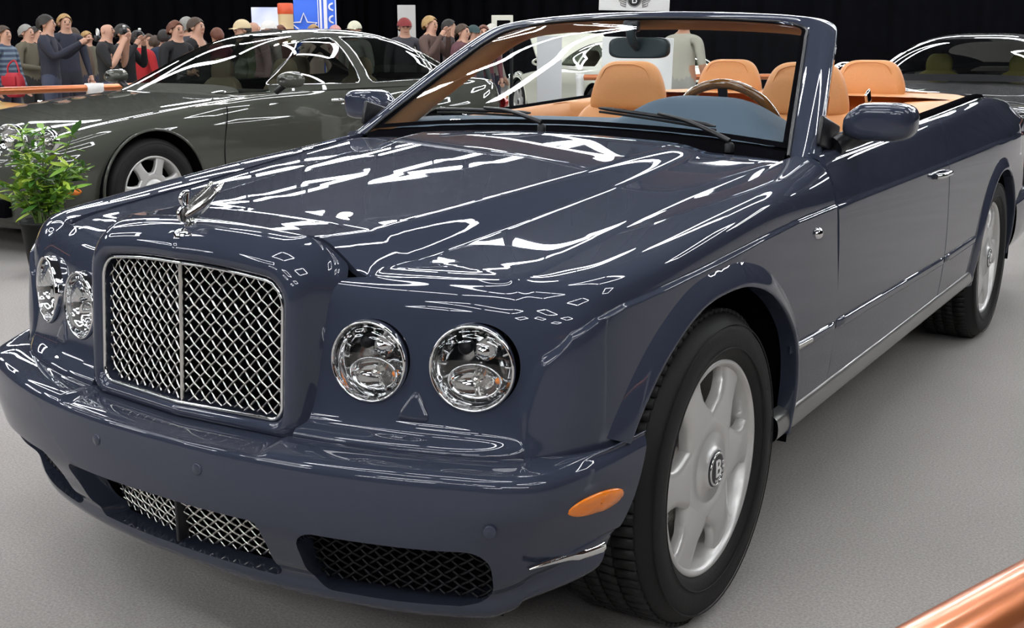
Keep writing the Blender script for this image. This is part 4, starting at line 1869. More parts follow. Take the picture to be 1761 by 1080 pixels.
# ================================================================ background cars
def bg_car(name, label, loc, rz, paint, o):
    """lofted saloon: body, cabin, panes, wheels, lamps; local axes as for the main car"""
    root = empty(name, loc, rz)
    tag(root, label, 'car')
    wb, L0, L1 = o['wb'], o['front'], o['rear']
    H, belt = o['h'], o['belt']
    hw = o['hw']
    ys = [-L0, -L0 + .03, -L0 + .12, -L0 + .32, -.3, 0, .5, 1.0, 1.6, 2.2, wb - .3, wb, wb + .45, wb + L1 - .35, wb + L1 - .12, wb + L1 - .02, wb + L1]
    ws = [.55, .74, .86, .93, .975, .99, 1, 1, 1, 1, 1, .995, .98, .93, .84, .70, .50]
    nz = o.get('nose', .70)
    tz = [nz - .10, nz - .01, nz + .04, nz + .09, belt - .15, belt - .10, belt - .045, belt + .0, belt + .02, belt + .03, belt + .05, belt + .06, belt + .06, belt + .04, belt + .01, belt - .06, belt - .16]
    net = []
    for y, w, t in zip(ys, ws, tz):
        e = hw * w
        sh = min(t - .03, belt - .07)
        low = .20 if w > .8 else .26
        net.append([(e * .93, y, low), (e * .985, y, .34), (e, y, .50), (e * 1.002, y, sh - .17), (e * .998, y, sh - .135), (e * .962, y, sh - .02), (e * .905, y, t - .022), (e * .80, y, t - .006), (e * .55, y, t + .004), (e * .28, y, t + .012), (0, y, t + .016)])
    net = np.array(net)
    P = bs_surf(net, np.linspace(0, 1, 110), np.linspace(0, 1, 44))
    full = np.concatenate([P, P[:, ::-1][:, 1:] * np.array([-1, 1, 1])], 1)
    v = full.reshape(-1, 3)
    f = orient(v, grid_faces(*full.shape[:2]), (0, wb / 2, .4))
    HZc = .36

    def adist(v, cy):
        return np.hypot(v[:, 1] - cy, v[:, 2] - HZc) - .415
    d = np.minimum(adist(v, 0), adist(v, wb))
    d = np.where(np.abs(v[:, 0]) > .5, d, 1.0)
    cab = np.minimum.reduce([.70 - np.abs(v[:, 0]), v[:, 1] - o['ws0'] - .12, o['rw0'] - .15 - v[:, 1], v[:, 2] - (belt - .06)])
    d = np.minimum(d, -cab)
    v, f, cut = clip_mesh(v, f, d)
    MB().add(v, f).build('body', paint, root)
    # cabin
    zr_y = [o['ws0'] - .04, o['ws0'] + .05, (o['ws0'] + o['ws1']) / 2, o['ws1'], o['ws1'] + .35, (o['ws1'] + o['rw1']) / 2 + .1, o['rw1'] - .25, o['rw1'], (o['rw1'] + o['rw0']) / 2, o['rw0'] - .05, o['rw0'] + .05]
    zr_z = [0, .05, (H - belt) * .55, (H - belt) * .90, (H - belt) * .985, (H - belt), (H - belt) * .96, (H - belt) * .87, (H - belt) * .50, .07, .02]
    wbl = [.66, .72, .86, .905, .915, .92, .915, .90, .86, .72, .62]
    n = 44
    rows = []
    for y, z, w in zip(zr_y, zr_z, wbl):
        r = []
        for q in np.linspace(0, PI, n * 2 + 1):
            c, s = math.cos(q), math.sin(q)
            e = 2 / 3.4
            x = hw * w * np.sign(c) * abs(c)**e
            zz = z * abs(s)**e
            x *= 1 - .30 * zz / (H - belt)
            r.append((x, y, belt - .005 + zz))
        rows.append(r)
    C = np.einsum('ai,ijk->ajk', bs_basis(len(rows), np.linspace(0, 1, 90)), np.array(rows))
    v = C.reshape(-1, 3)
    f = orient(v, grid_faces(*C.shape[:2]), (0, (o['ws1'] + o['rw1']) / 2, belt - .3))
    side = np.abs(v[:, 0]) > .50
    yz = v[:, 1:3]
    win = []
    for poly in o['windows']:
        win.append(np.where(side, poly_sdf(yz, round_poly(poly, .05)), 1.0))
    zf = v[:, 2] - belt
    mid = .045
    fw_ = np.maximum.reduce([np.abs(v[:, 0]) - (hw * .80 - .24 * zf / .45), o['ws0'] + .06 - v[:, 1], v[:, 1] - o['ws1'] - .02])
    rw_ = np.maximum.reduce([np.abs(v[:, 0]) - (hw * .76 - .24 * zf / .45), o['rw1'] + .03 - v[:, 1], v[:, 1] - o['rw0'] + .06])
    opens = np.minimum.reduce(win + [fw_, rw_]) if not o.get('notop') else np.minimum.reduce(win + [fw_, rw_])
    v2, f2, cut = clip_mesh(v, f, opens)
    MB().add(v2, f2).build('cabin_shell', paint, root)
    for k, (dd, nm) in enumerate([(w, 'side_window') for w in win] + [(fw_, 'windscreen'), (rw_, 'rear_window')]):
        v3, f3, c3 = clip_mesh(v, f, dd, -1.0)
        if len(f3) == 0:
            continue
        if nm == 'side_window':
            for sg in (1, -1):
                ff = [q for q in f3 if v3[list(q)][:, 0].mean() * sg > 0]
                MB().add(*compact(v3, ff)).build(nm, TINT, root)
                be = [e for e in border_edges(ff)]
                if o.get('chrome', True) and sg > 0:
                    loop = chain(be)
                    for lp in loop:
                        q = v3[lp] + np.array([sg * .003, 0, 0])
                        MB().tube(q, .006, 5, closed=False, caps=False).build('window_trim', CHROME, root)
        else:
            MB().add(v3, f3).build(nm, TINT, root)
    # cabin inside: floor tub, seats, wheel
    MB().box((0, wb / 2 + .1, .45), (hw * 1.75, wb + .9, .35), bevel=.03).build('floor_tub', VOID, root)
    st = o.get('trim', TAN_TRIM)
    for sx in (-.38, .38):
        for sy in ((1.75, 2.65) if not o.get('two') else (1.75,)):
            S = [((sx, sy - .10, .45), .22, .07), ((sx, sy - .06, .60), .25, .09), ((sx, sy, .95), .25, .085), ((sx, sy + .02, 1.04), .18, .05), ((sx, sy + .02, 1.06), .11, .04), ((sx, sy + .02, 1.08), .13, .05), ((sx, sy + .03, 1.20), .12, .045), ((sx, sy + .03, 1.22), .06, .02)]
            cushion(S, 24).build('seat', st, root)
    MB().box((0, o['ws0'] + .30, .93), (hw * 1.5, .35, .12), bevel=.03).build('dashboard', nmat('bg_dash', (.05, .045, .04), .7), root)
    # wheels
    w = make_wheel(root, (hw - .135, 0, HZc), o.get('arms', 7), .36, .240, .245, .10, o.get('phase', .3), False, False, True)
    for (xx, yy, rz2) in ((hw - .135, wb, 0), (-(hw - .135), 0, PI), (-(hw - .135), wb, PI)):
        q = copy_tree(w, root)
        q.location = (xx, yy, HZc)
        q.rotation_euler = (0, 0, rz2)
    # dark wheel wells
    for cy in (0, wb):
        rowsw = []
        for a in np.linspace(-20, 200, 24):
            c, s = math.cos(math.radians(a)), math.sin(math.radians(a))
            rowsw.append([(x, cy + .42 * c, max(.12, HZc + .42 * s)) for x in (hw - .015, hw - .15, hw - .40)])
        for sg in (1, -1):
            MB().grid(np.array(rowsw) * np.array([sg, 1, 1])).build('wheel_well', VOID, root)
            # lip of the wheel opening
            pts = [(sg * (hw * .997), cy + .418 * math.cos(t), HZc + .418 * math.sin(t)) for t in np.linspace(-.25, PI + .25, 40)]
            MB().tube(pts, .010, 6).build('arch_lip', paint, root)
    # lamps
    for sg in (1, -1):
        for (lx, ly, lz, lr) in o['lamps']:
            M = frame((sg * lx, ly, lz), (sg * .35, -1, .12))
            lamp = MB().lathe([(lr * 1.08, -.03), (lr * 1.08, .01), (lr * .98, .018), (lr * .92, .0), (lr * .7, -.03), (.001, -.05)], 32, M).build('headlamp', CHROME, root)
            MB().lathe([(lr * .98, .012), (lr * .6, .03), (.001, .036)], 32, M).build('lamp_lens', LENS, lamp)
            MB().lathe([(lr * .38, -.04), (lr * .40, .0), (lr * .2, .014), (.001, .016)], 20, M).build('projector', NICKEL, lamp)
        # side marker
        M = frame((sg * hw * .955, -L0 + .34, .42), (sg, -.25, 0))
        MB().lathe([(.05, -.005), (.048, .006), (.001, .012)], 20, M @ Matrix.Scale(.45, 4, (0, 1, 0))).build('side_marker', AMBER, root)
        # tail lamp
        M = frame((sg * hw * .78, wb + L1 - .05, belt - .22), (sg * .45, 1, 0))
        MB().lathe([(.11, -.03), (.10, .012), (.001, .02)], 24, M @ Matrix.Scale(.6, 4, (0, 1, 0))).build('tail_lamp', RED_LENS, root)
        # mirror
        S = []
        for t, k in ((0, .3), (.0, .8), (.5, 1), (1, .92)):
            S.append(((sg * (hw + .09), o['ws0'] + .16 + .13 * t, belt + .09), .115 * k, .0))
        rw = []
        for (c, h, _) in S:
            rw.append([(c[0] + h * math.cos(a), c[1], c[2] + h * .58 * math.sin(a)) for a in np.linspace(0, 2 * PI, 20, endpoint=False)])
        MB().grid(np.einsum('ai,ijk->ajk', bs_basis(4, np.linspace(0, 1, 10)), np.array(rw)), cv=True).build('door_mirror', CHROME if o.get('chrome', True) and o.get('mirror_chrome') else paint, root)
        MB().tube([(sg * (hw - .06), o['ws0'] + .24, belt + .0), (sg * (hw + .05), o['ws0'] + .24, belt + .06)], .025, 8).build('mirror_arm', BLACK, root)
        # handles
        for hy in o.get('handles', ()):
            MB().tube(polyline([(sg * (hw * .985), hy, belt - .085), (sg * (hw + .016), hy + .03, belt - .083), (sg * (hw + .018), hy + .12, belt - .083), (sg * (hw * .985), hy + .16, belt - .085)], 12), .012, 8).build('door_handle', CHROME, root)
        # door shut lines
        for sl in o.get('seams', ()):
            pts = []
            for (yy, zz) in polyline(sl, 14):
                pts.append((sg * (np.interp(zz, [.2, .34, .5, belt - .19, belt - .1, belt - .05, belt], [hw * .93, hw * .98, hw * .998, hw * .999, hw * .985, hw * .96, hw * .93]) + .0005), yy, zz))
            MB().tube(pts, .0045, 4).build('shut_line', VOID, root)
    # grille, bumper lip and sill strip
    gw, gz0, gz1 = o.get('grille', (.34, .42, .80))
    yg = -L0 - .012
    mb = lattice(lambda a, b: True, -gw, gw, gz0, gz1, .06, .05, lambda a, b, d: (a, yg + .18 * abs(a)**2 + d * 2, b), .004, .004, .002)
    tag(mb.build('grille_mesh', NICKEL, root), kind='stuff')
    loop = round_poly([(-gw, gz0), (gw, gz0), (gw, gz1), (-gw, gz1)], .06)
    MB().tube([(p[0], yg + .18 * abs(p[0])**2 - .01, p[1]) for p in loop], .018, 8, closed=True).build('grille_surround', CHROME, root)
    rowsb = []
    for x in np.linspace(-1, 1, 41):
        ax = abs(x)
        xx = hw * .97 * x
        yy = -L0 - .03 + .30 * ax**3.2
        rowsb.append([(xx, yy + .06, .50), (xx, yy, .48), (xx, yy - .012, .40), (xx, yy, .28), (xx, yy + .02, .20), (xx, yy + .15, .17)])
    MB().grid(bs_surf(np.array(rowsb), np.linspace(0, 1, 41), np.linspace(0, 1, 16))).build('front_bumper', paint, root)
    for sg in (1, -1):
        MB().box((sg * .52, -L0 - .01, .33), (.34, .06, .11), Matrix.Rotation(sg * .18, 3, 'Z'), bevel=.01).build('bumper_intake', VOID, root)
    for sg in (1, -1):
        MB().tube([(sg * hw * .955, .46, .215), (sg * hw * .955, wb - .46, .215)], .016, 8).build('sill_strip', CHROME if o.get('chrome', True) else BLACK, root)
    return root


def chain(edges):
    """order border edges into vertex loops"""
    nxt = {}
    for a, b in edges:
        nxt.setdefault(a, b)
    loops = []
    seen = set()
    for s in list(nxt):
        if s in seen:
            continue
        lp = [s]
        seen.add(s)
        c = nxt.get(s)
        while c is not None and c not in seen:
            lp.append(c)
            seen.add(c)
            c = nxt.get(c)
        if len(lp) > 8:
            if nxt.get(lp[-1]) == s:
                lp.append(s)
            loops.append(lp)
    return loops


SALOON = dict(wb=3.065, front=.95, rear=1.30, h=1.475, belt=.985, hw=.958, nose=.66, ws0=.94, ws1=1.78, rw1=3.10, rw0=3.92,
              windows=[[(1.20, 1.03), (1.84, 1.375), (2.16, 1.410), (2.16, 1.02)], [(2.27, 1.02), (2.27, 1.412), (2.85, 1.385), (3.12, 1.31), (3.12, 1.03)], [(3.18, 1.04), (3.18, 1.275), (3.46, 1.13), (3.46, 1.05)]],
              lamps=[(.62, -.84, .74, .105), (.80, -.70, .74, .075)], handles=(1.72, 2.72), mirror_chrome=False,
              seams=([(.62, .30), (.60, .60), (.66, .90)], [(2.06, .26), (2.06, .60), (2.06, .96)], [(3.0, .60), (2.92, .80), (3.04, .96)]), phase=.35, arms=7,
              trim=nmat('beige_trim', (.26, .20, .13), .6))
bg_car('saloon_car', 'graphite grey four-door saloon with silver wheels behind the potted plant', (-5.27, 2.73, 0), -.03, SEDAN_PAINT, SALOON)

BLACKCAR = dict(SALOON, h=1.42, belt=1.0, nose=.78, two=True, chrome=True, ws0=.70, ws1=1.38, rw1=2.6, rw0=3.5,
                windows=[[(1.02, 1.05), (1.52, 1.345), (2.2, 1.36), (2.6, 1.20), (2.6, 1.04)]], handles=(1.9,), seams=([(.70, .30), (.70, .9)], [(2.2, .3), (2.2, .95)]),
                lamps=[(.50, -.90, .70, .09), (.74, -.78, .70, .10)], trim=nmat('ochre_trim', (.30, .24, .06), .6), mirror_chrome=True)
bg_car('coupe_car', 'glossy black two-door car parked behind the tail of the convertible', (-.42, 7.55, 0), .0, BLACK_PAINT, BLACKCAR)

YEL = dict(SALOON, h=1.28, belt=.88, nose=.62, two=True, chrome=False, wb=2.5, ws0=.62, ws1=1.25, rw1=1.9, rw0=2.9, hw=.93,
           windows=[[(.95, .92), (1.35, 1.20), (1.85, 1.22), (2.25, 1.08), (2.25, .93)]], handles=(), seams=(), rear=.95, front=1.0, lamps=[(.66, -.80, .64, .10)], grille=(.30, .36, .52))
bg_car('sports_car', 'yellow sports car whose bonnet shows past the nose of the graphite saloon', (-9.625, 4.298, 0), 2.153, YELLOW_PAINT, YEL)

WHT = dict(SALOON, h=1.40, belt=.95, nose=.72, two=True, chrome=False, windows=[[(1.02, 1.0), (1.60, 1.32), (2.2, 1.33), (2.2, .99)], [(2.28, .99), (2.28, 1.33), (2.9, 1.2), (2.9, 1.0)]], handles=(), seams=())
wc = bg_car('white_car', 'creamy white car with its bonnet propped open beyond the far rail', (-8.1, 14.6, 0), -2.2, WHITE_PAINT, WHT)
# raised bonnet of the white car
rows = []
for t in np.linspace(0, 1, 8):
    y = .62 - .75 * t
    z = .98 + .50 * t
    rows.append([(x * (.80 - .12 * t), y - .05 * (1 - x * x), z + .03 * (1 - x * x)) for x in np.linspace(-1, 1, 13)])
A = np.array(rows)
B = A + np.array([0, -.02, -.02])
MB().grid(A).grid(B, flip=True).grid(np.array([A[0], B[0]])).grid(np.array([A[-1], B[-1]])).grid(np.array([A[:, 0], B[:, 0]])).grid(np.array([A[:, -1], B[:, -1]])).build('raised_bonnet', WHITE_PAINT, wc)
# ================================================================ helper: where a picture column meets the floor at a depth
_c = CAM
_FW = np.array([math.sin(_c['yaw']) * math.cos(_c['pitch']), math.cos(_c['yaw']) * math.cos(_c['pitch']), -math.sin(_c['pitch'])])
_R = np.array([math.cos(_c['yaw']), -math.sin(_c['yaw']), 0])
_U = np.cross(_R, _FW)


def spot(px, py, d):
    """world point d metres in front of the photographer's standpoint"""
    return np.array(_c['loc']) + d * (_FW + _R * (px - IW / 2) / _c['f'] - _U * (py - IH / 2 - _c['oy']) / _c['f'])


# ================================================================ potted plant
def plant():
    rnd = random.Random(3)
    pot = empty('potted_plant', (-4.06, 1.66, 0))
    tag(pot, 'bushy green plant in a round black plastic pot before the graphite saloon', 'potted plant')
    MB().lathe([(.001, .0), (.105, .0), (.108, .02), (.138, .30), (.146, .305), (.146, .325), (.136, .325), (.130, .27), (.001, .265)], 40).build('pot', nmat('pot_black', (.006, .0065, .006), .5, spec=.2), pot)
    MB().lathe([(.131, .268), (.07, .278), (.001, .28)], 24).build('soil', nmat('soil', (.03, .02, .012), .95), pot)
    tips = []
    for k in range(16):
        a = rnd.uniform(0, 2 * PI)
        r = rnd.uniform(.05, .27)
        h = rnd.uniform(.45, .93) - r * .25
        p0 = np.array([.04 * math.cos(a), .04 * math.sin(a), .27])
        p2 = np.array([r * math.cos(a), r * math.sin(a), h])
        p1 = (p0 + p2) / 2 + np.array([0, 0, .10])
        path = polyline([p0, p1, p2], 10)
        MB().tube(path, np.linspace(.006, .0025, 10), 5).build('stem', nmat('stem_green', (.10, .16, .03), .6), pot)
        tips.append(path)
    leaf_mats = [nmat('leaf_light', (.36, .50, .05), .45), nmat('leaf_mid', (.17, .34, .03), .45), nmat('leaf_dark', (.06, .18, .025), .45)]
    base = []
    for m in leaf_mats:
        rows = []
        for t in np.linspace(0, 1, 6):
            w = .017 * math.sin(PI * min(1, t * .93 + .05))**.8
            rows.append([(-w, t * .095, -.012 * t * t + .003), (0, t * .095, -.012 * t * t - .002), (w, t * .095, -.012 * t * t + .003)])
        me = make_mesh('leaf', np.array(rows).reshape(-1, 3), grid_faces(6, 3), m)
        base.append(me)
    n = 0
    for path in tips:
        for _ in range(18):
            t = rnd.uniform(.35, 1.0)
            p = path[min(9, int(t * 9.99))]
            a = rnd.uniform(0, 2 * PI)
            o = link_mesh('leaf', base[rnd.choice((0, 0, 1, 1, 1, 2))], pot)
            o.location = p
            s = rnd.uniform(.7, 1.35)
            o.scale = (s, s, s)
            o.rotation_euler = (rnd.uniform(-.4, .9), rnd.uniform(-.4, .4), a)
            n += 1

    mb = MB()
    lm = np.array([tuple(v.co) for v in base[0].vertices])
    lf = [tuple(f.vertices) for f in base[0].polygons]
    for path in tips:
        for _ in range(22):
            p = path[min(9, int(rnd.uniform(.3, 1.0) * 9.99))] + np.array([rnd.uniform(-.04, .04), rnd.uniform(-.04, .04), rnd.uniform(-.03, .03)])
            R3 = np.array(Matrix.Rotation(rnd.uniform(0, 2 * PI), 3, 'Z') @ Matrix.Rotation(rnd.uniform(-.4, .9), 3, 'X'))
            mb.add(lm @ R3.T * rnd.uniform(.4, .75) + p, lf, rnd.choice((0, 1, 1, 2)))
    tag(mb.build('small_leaves', leaf_mats, pot), kind='stuff')


plant()

# ================================================================ people
HAIR = {'brown': (.05, .028, .015), 'dark': (.014, .010, .008), 'grey': (.25, .24, .22), 'blond': (.36, .22, .08), 'red': (.12, .035, .015), 'white': (.6, .58, .52)}


def seg_dist(p, a, b):
    e = b - a
    t = np.clip(((p - a) @ e) / (e @ e + 1e-9), 0, 1)
    return np.linalg.norm(p - a - t[:, None] * e, axis=1)


def person(label, px, top, d, face, shirt, pants=(.02, .022, .03), hair='brown', style='short', skin=(.52, .29, .20), pose='stand', cap=None, group=None, height=None, sleeve='long', stripes=None, female=False):
    """face: degrees, 0 looks at the photographer, 90 looks along the picture's right"""
    T = spot(px, top, d)
    H = T[2] if height is None else height
    k = H / 1.76
    cam_dir = math.atan2(_c['loc'][1] - T[1], _c['loc'][0] - T[0])
    ang = cam_dir + math.radians(face) + PI / 2      # local front is -y
    root = empty('person', (T[0], T[1], 0), ang)
    tag(root, label, 'person', group)
    sw = .165 if female else .19
    J = {
        'pelvis': ((0, 0, .96), (.135, .10)), 'waist': ((0, -.005, 1.10), (.13 if female else .155, .11)), 'chest': ((0, 0, 1.30), (.175, .12)), 'collar': ((0, .01, 1.46), (.10, .075)),
        'neck': ((0, 0, 1.525), (.058, .058)), 'jaw': ((0, -.025, 1.575), (.066, .070)), 'skull': ((0, -.012, 1.65), (.080, .094)), 'crown': ((0, .0, 1.715), (.060, .072)),
        'nose': ((0, -.115, 1.625), (.012, .012)),
    }
    E = [('pelvis', 'waist'), ('waist', 'chest'), ('chest', 'collar'), ('collar', 'neck'), ('neck', 'jaw'), ('jaw', 'skull'), ('skull', 'crown'), ('skull', 'nose')]
    arms = {'stand': {1: ((.25, .02, 1.16), (.27, -.06, .93)), -1: ((-.25, .02, 1.16), (-.27, -.06, .93))},
            'photo': {1: ((.24, -.12, 1.24), (.10, -.40, 1.42)), -1: ((-.24, -.12, 1.24), (-.08, -.40, 1.42))},
            'face': {1: ((.27, -.12, 1.22), (.10, -.22, 1.50)), -1: ((-.27, -.12, 1.22), (-.09, -.22, 1.50))},
            'fold': {1: ((.25, -.02, 1.18), (.05, -.22, 1.16)), -1: ((-.25, -.02, 1.18), (-.05, -.22, 1.14))}}[pose]
    for s in (1, -1):
        n = 'L' if s > 0 else 'R'
        el, wr = arms[s]
        el, wr = np.array(el), np.array(wr)
        hd = wr + (wr - el) / np.linalg.norm(wr - el) * .085
        J['sh' + n] = ((s * sw, .01, 1.435), (.070, .070))
        J['el' + n] = (tuple(el), (.052, .052))
        J['wr' + n] = (tuple(wr), (.032, .032))
        J['ha' + n] = (tuple(hd), (.036, .024))
        J['hip' + n] = ((s * .095, 0, .88), (.092, .095))
        J['kn' + n] = ((s * .105, -.02, .50), (.062, .064))
        J['an' + n] = ((s * .11, .02, .10), (.042, .045))
        J['to' + n] = ((s * .12, -.14, .045), (.042, .036))
        E += [('collar', 'sh' + n), ('sh' + n, 'el' + n), ('el' + n, 'wr' + n), ('wr' + n, 'ha' + n), ('pelvis', 'hip' + n), ('hip' + n, 'kn' + n), ('kn' + n, 'an' + n), ('an' + n, 'to' + n)]
    names = list(J)
    idx = {q: i for i, q in enumerate(names)}
    me = bpy.data.meshes.new('body_cage')
    me.from_pydata([tuple(np.array(J[q][0]) * k) for q in names], [(idx[a], idx[b]) for a, b in E], [])
    ob = bpy.data.objects.new('body_cage', me)
    COL.objects.link(ob)
    md = ob.modifiers.new('skin', 'SKIN')
    sk = me.skin_vertices[0].data
    for q in names:
        sk[idx[q]].radius = (J[q][1][0] * k, J[q][1][1] * k)
        sk[idx[q]].use_root = q == 'pelvis'
    md.use_smooth_shade = True
    sb = ob.modifiers.new('sub', 'SUBSURF')
    sb.levels = sb.render_levels = 2
    dg = bpy.context.evaluated_depsgraph_get()
    dg.update()
    bme = bpy.data.meshes.new_from_object(ob.evaluated_get(dg))
    bpy.data.objects.remove(ob)
    bpy.data.meshes.remove(me)
    n = len(bme.polygons)
    cen = np.empty(n * 3)
    bme.polygons.foreach_get('center', cen)
    cen = cen.reshape(-1, 3) / k
    bone = lambda a, b: seg_dist(cen, np.array(J[a][0]), np.array(J[b][0]))
    skin_d = np.minimum.reduce([bone('neck', 'jaw'), bone('jaw', 'skull'), bone('skull', 'crown'), bone('skull', 'nose')])
    hand_d = np.minimum(bone('wrL', 'haL'), bone('wrR', 'haR'))
    fore_d = np.minimum(bone('elL', 'wrL'), bone('elR', 'wrR'))
    up_d = np.minimum(bone('shL', 'elL'), bone('shR', 'elR'))
    tor_d = np.minimum.reduce([bone('pelvis', 'waist'), bone('waist', 'chest'), bone('chest', 'collar'), bone('collar', 'shL'), bone('collar', 'shR'), bone('collar', 'neck')])
    leg_d = np.minimum.reduce([bone('hipL', 'knL'), bone('hipR', 'knR'), bone('knL', 'anL'), bone('knR', 'anR'), bone('pelvis', 'hipL'), bone('pelvis', 'hipR')])
    ft_d = np.minimum(bone('anL', 'toL'), bone('anR', 'toR'))
    D = np.stack([skin_d, hand_d, fore_d, up_d, tor_d, leg_d, ft_d])
    w = D.argmin(0)
    # slots: 0 skin 1 shirt 2 pants 3 shoe
    mp = np.array([0, 0, 0 if sleeve == 'short' else 1, 1, 1, 2, 3])
    mi = mp[w]
    mi = np.where((w == 4) & (cen[:, 2] > 1.515), 0, mi)
    if sleeve == 'vneck':
        mi = np.where((w == 4) & (cen[:, 2] > 1.39) & (np.abs(cen[:, 0]) < .10) & (cen[:, 1] < .02), 0, mi)
    mi = np.where((cen[:, 2] < .99) & (mi == 1) & ((w == 4)), 2 if not female else 1, mi)
    sname = '%.3f_%.3f_%.3f' % tuple(shirt)
    sm = striped(shirt, stripes) if stripes else nmat('cloth_' + sname, shirt, .85)
    for m in (nmat('skin_%.2f' % skin[0], skin, .55), sm, nmat('trousers_%.3f_%.3f' % (pants[0], pants[2]), pants, .9), nmat('shoe', (.02, .018, .016), .6)):
        bme.materials.append(m)
    bme.polygons.foreach_set('material_index', mi.astype(int).tolist())
    bme.polygons.foreach_set('use_smooth', [True] * n)
    # five fingers a hand, joined to the same mesh
    bm = bmesh.new()
    bm.from_mesh(bme)
    fm = MB()
    for q in ('L', 'R'):
        a, b = np.array(J['wr' + q][0]), np.array(J['ha' + q][0])
        t = (b - a) / np.linalg.norm(b - a)
        sd = np.cross(t, (0, 0, 1.0) if abs(t[2]) < .8 else (0, 1.0, 0))
        sd /= np.linalg.norm(sd)
        nn = np.cross(sd, t)
        for i, (o, ln) in enumerate(((-.026, .052), (-.009, .066), (.009, .070), (.026, .060))):
            p = b + sd * o - t * .005
            fm.tube([p * k, (p + t * ln * .5 - nn * .006) * k, (p + t * ln * .85 - nn * .026) * k], np.array([.010, .009, .007]) * k, 6)
        p = a + t * .03 + sd * -.034
        fm.tube([p * k, (p + t * .03 - sd * .018) * k, (p + t * .058 - sd * .020 - nn * .008) * k], np.array([.012, .010, .007]) * k, 6)
    base = [bm.verts.new(v) for v in fm.v]
    for f in fm.f:
        try:
            nf = bm.faces.new([base[i] for i in f])
            nf.material_index = 0
            nf.smooth = True
        except ValueError:
            pass
    bm.to_mesh(bme)
    bm.free()
    bme.name = 'body'
    link_mesh('body', bme, root)
    # face: eyes, brows, mouth
    for s in (1, -1):
        MB().lathe([(.011, 0), (.008, .005), (.001, .007)], 8, frame((s * .030 * k, -.090 * k, 1.645 * k), (0, -1, 0)) @ Matrix.Scale(k, 4)).build('eye', nmat('eye_dark', (.02, .015, .012), .3), root)
    hm = nmat('hair_' + hair, HAIR[hair], .6, noise=(60, .35))
    for s in (1, -1):
        MB().tube([(s * .016 * k, -.096 * k, 1.664 * k), (s * .032 * k, -.094 * k, 1.669 * k), (s * .046 * k, -.084 * k, 1.664 * k)], .004 * k, 5).build('eyebrow', hm, root)
    MB().tube([(-.022 * k, -.088 * k, 1.572 * k), (0, -.094 * k, 1.570 * k), (.022 * k, -.088 * k, 1.572 * k)], .005 * k, 5).build('mouth', nmat('lips', (.34, .11, .09), .5), root)
    for s in (1, -1):
        MB().lathe([(.022, -.006), (.020, .006), (.010, .010), (.001, .004)], 10, frame((s * .078 * k, .008 * k, 1.632 * k), (s, -.3, 0)) @ Matrix.Scale(1.35 * k, 4, (0, 1, 0)) @ Matrix.Scale(k, 4, (0, 0, 1))).build('ear', nmat('skin_%.2f' % skin[0], skin), root)
    # hair cap over the skull
    if style != 'bald':
        rows = []
        for a in np.linspace(0, 1, 9):
            row = []
            for q in np.linspace(0, 2 * PI, 24, endpoint=False):
                fy = -math.cos(q)            # -1 front .. 1 back
                low = {'short': .44 + .66 * (fy * .5 + .5)**.75 + .035 * math.sin(q * 7 + px), 'long': .45 + .75 * (fy * .5 + .5)}[style]
                th = a * low * PI / 1.62
                wob = 1 + .05 * math.sin(q * 5 + px) * a + .035 * math.sin(q * 9 + 3 * a * 6 + px * .7)
                x = .098 * wob * math.sin(th) * math.sin(q)
                y = .008 + .114 * wob * math.sin(th) * fy
                z = 1.640 + .118 * math.cos(th) * (1 + .03 * math.sin(q * 4 + px))
                row.append((x * k, y * k, z * k))
            rows.append(row)
        mb = MB()
        mb.grid(np.array(rows), cv=True)
        if style == 'long':
            S = []
            for z, hw_, hd in ((1.66, .088, .075), (1.58, .098, .070), (1.48, .102, .060), (1.38, .095, .045), (1.33, .07, .03)):
                S.append(((0, .055 * k, z * k), hw_ * k, hd * k * .8))
            q = cushion(S, 20, 2.4)
            mb.add(q.v, q.f)
        mb.build('hair', hm, root)
    if cap:
        rows = []
        for a in np.linspace(0, 1, 7):
            rows.append([(.102 * math.sin(a * PI / 2) * math.sin(q) * k, (.004 - .116 * math.sin(a * PI / 2) * math.cos(q)) * k, (1.655 + .112 * math.cos(a * PI / 2)) * k) for q in np.linspace(0, 2 * PI, 24, endpoint=False)])
        cm = nmat('cap_%.2f_%.2f' % (cap[0], cap[2]), cap, .8)
        c = MB().grid(np.array(rows), cv=True).build('cap', cm, root)
        br = []
        for t in (0, .5, 1):
            br.append([(x * .088 * k, (-.085 - .085 * t * (1 - .45 * x * x)) * k, (1.662 - .012 * t - .012 * x * x) * k) for x in np.linspace(-1, 1, 9)])
        MB().grid(np.array(br)).build('cap_brim', cm, c)
    return root, T, k, ang


def striped(c, c2):
    m = bpy.data.materials.new('striped_cloth')
    m.use_nodes = True
    nt = m.node_tree
    b = nt.nodes['Principled BSDF']
    b.inputs['Roughness'].default_value = .85
    tc = nt.nodes.new('ShaderNodeTexCoord')
    wv_ = nt.nodes.new('ShaderNodeTexWave')
    wv_.bands_direction = 'Z'
    wv_.inputs['Scale'].default_value = 5.2
    wv_.inputs['Distortion'].default_value = .6
    cr = nt.nodes.new('ShaderNodeValToRGB')
    cr.color_ramp.interpolation = 'CONSTANT'
    cr.color_ramp.elements[0].color = (*c, 1)
    cr.color_ramp.elements[1].position = .55
    cr.color_ramp.elements[1].color = (*c2, 1)
    nt.links.new(tc.outputs['Object'], wv_.inputs['Vector'])
    nt.links.new(wv_.outputs['Fac'], cr.inputs[0])
    nt.links.new(cr.outputs[0], b.inputs['Base Color'])
    return m


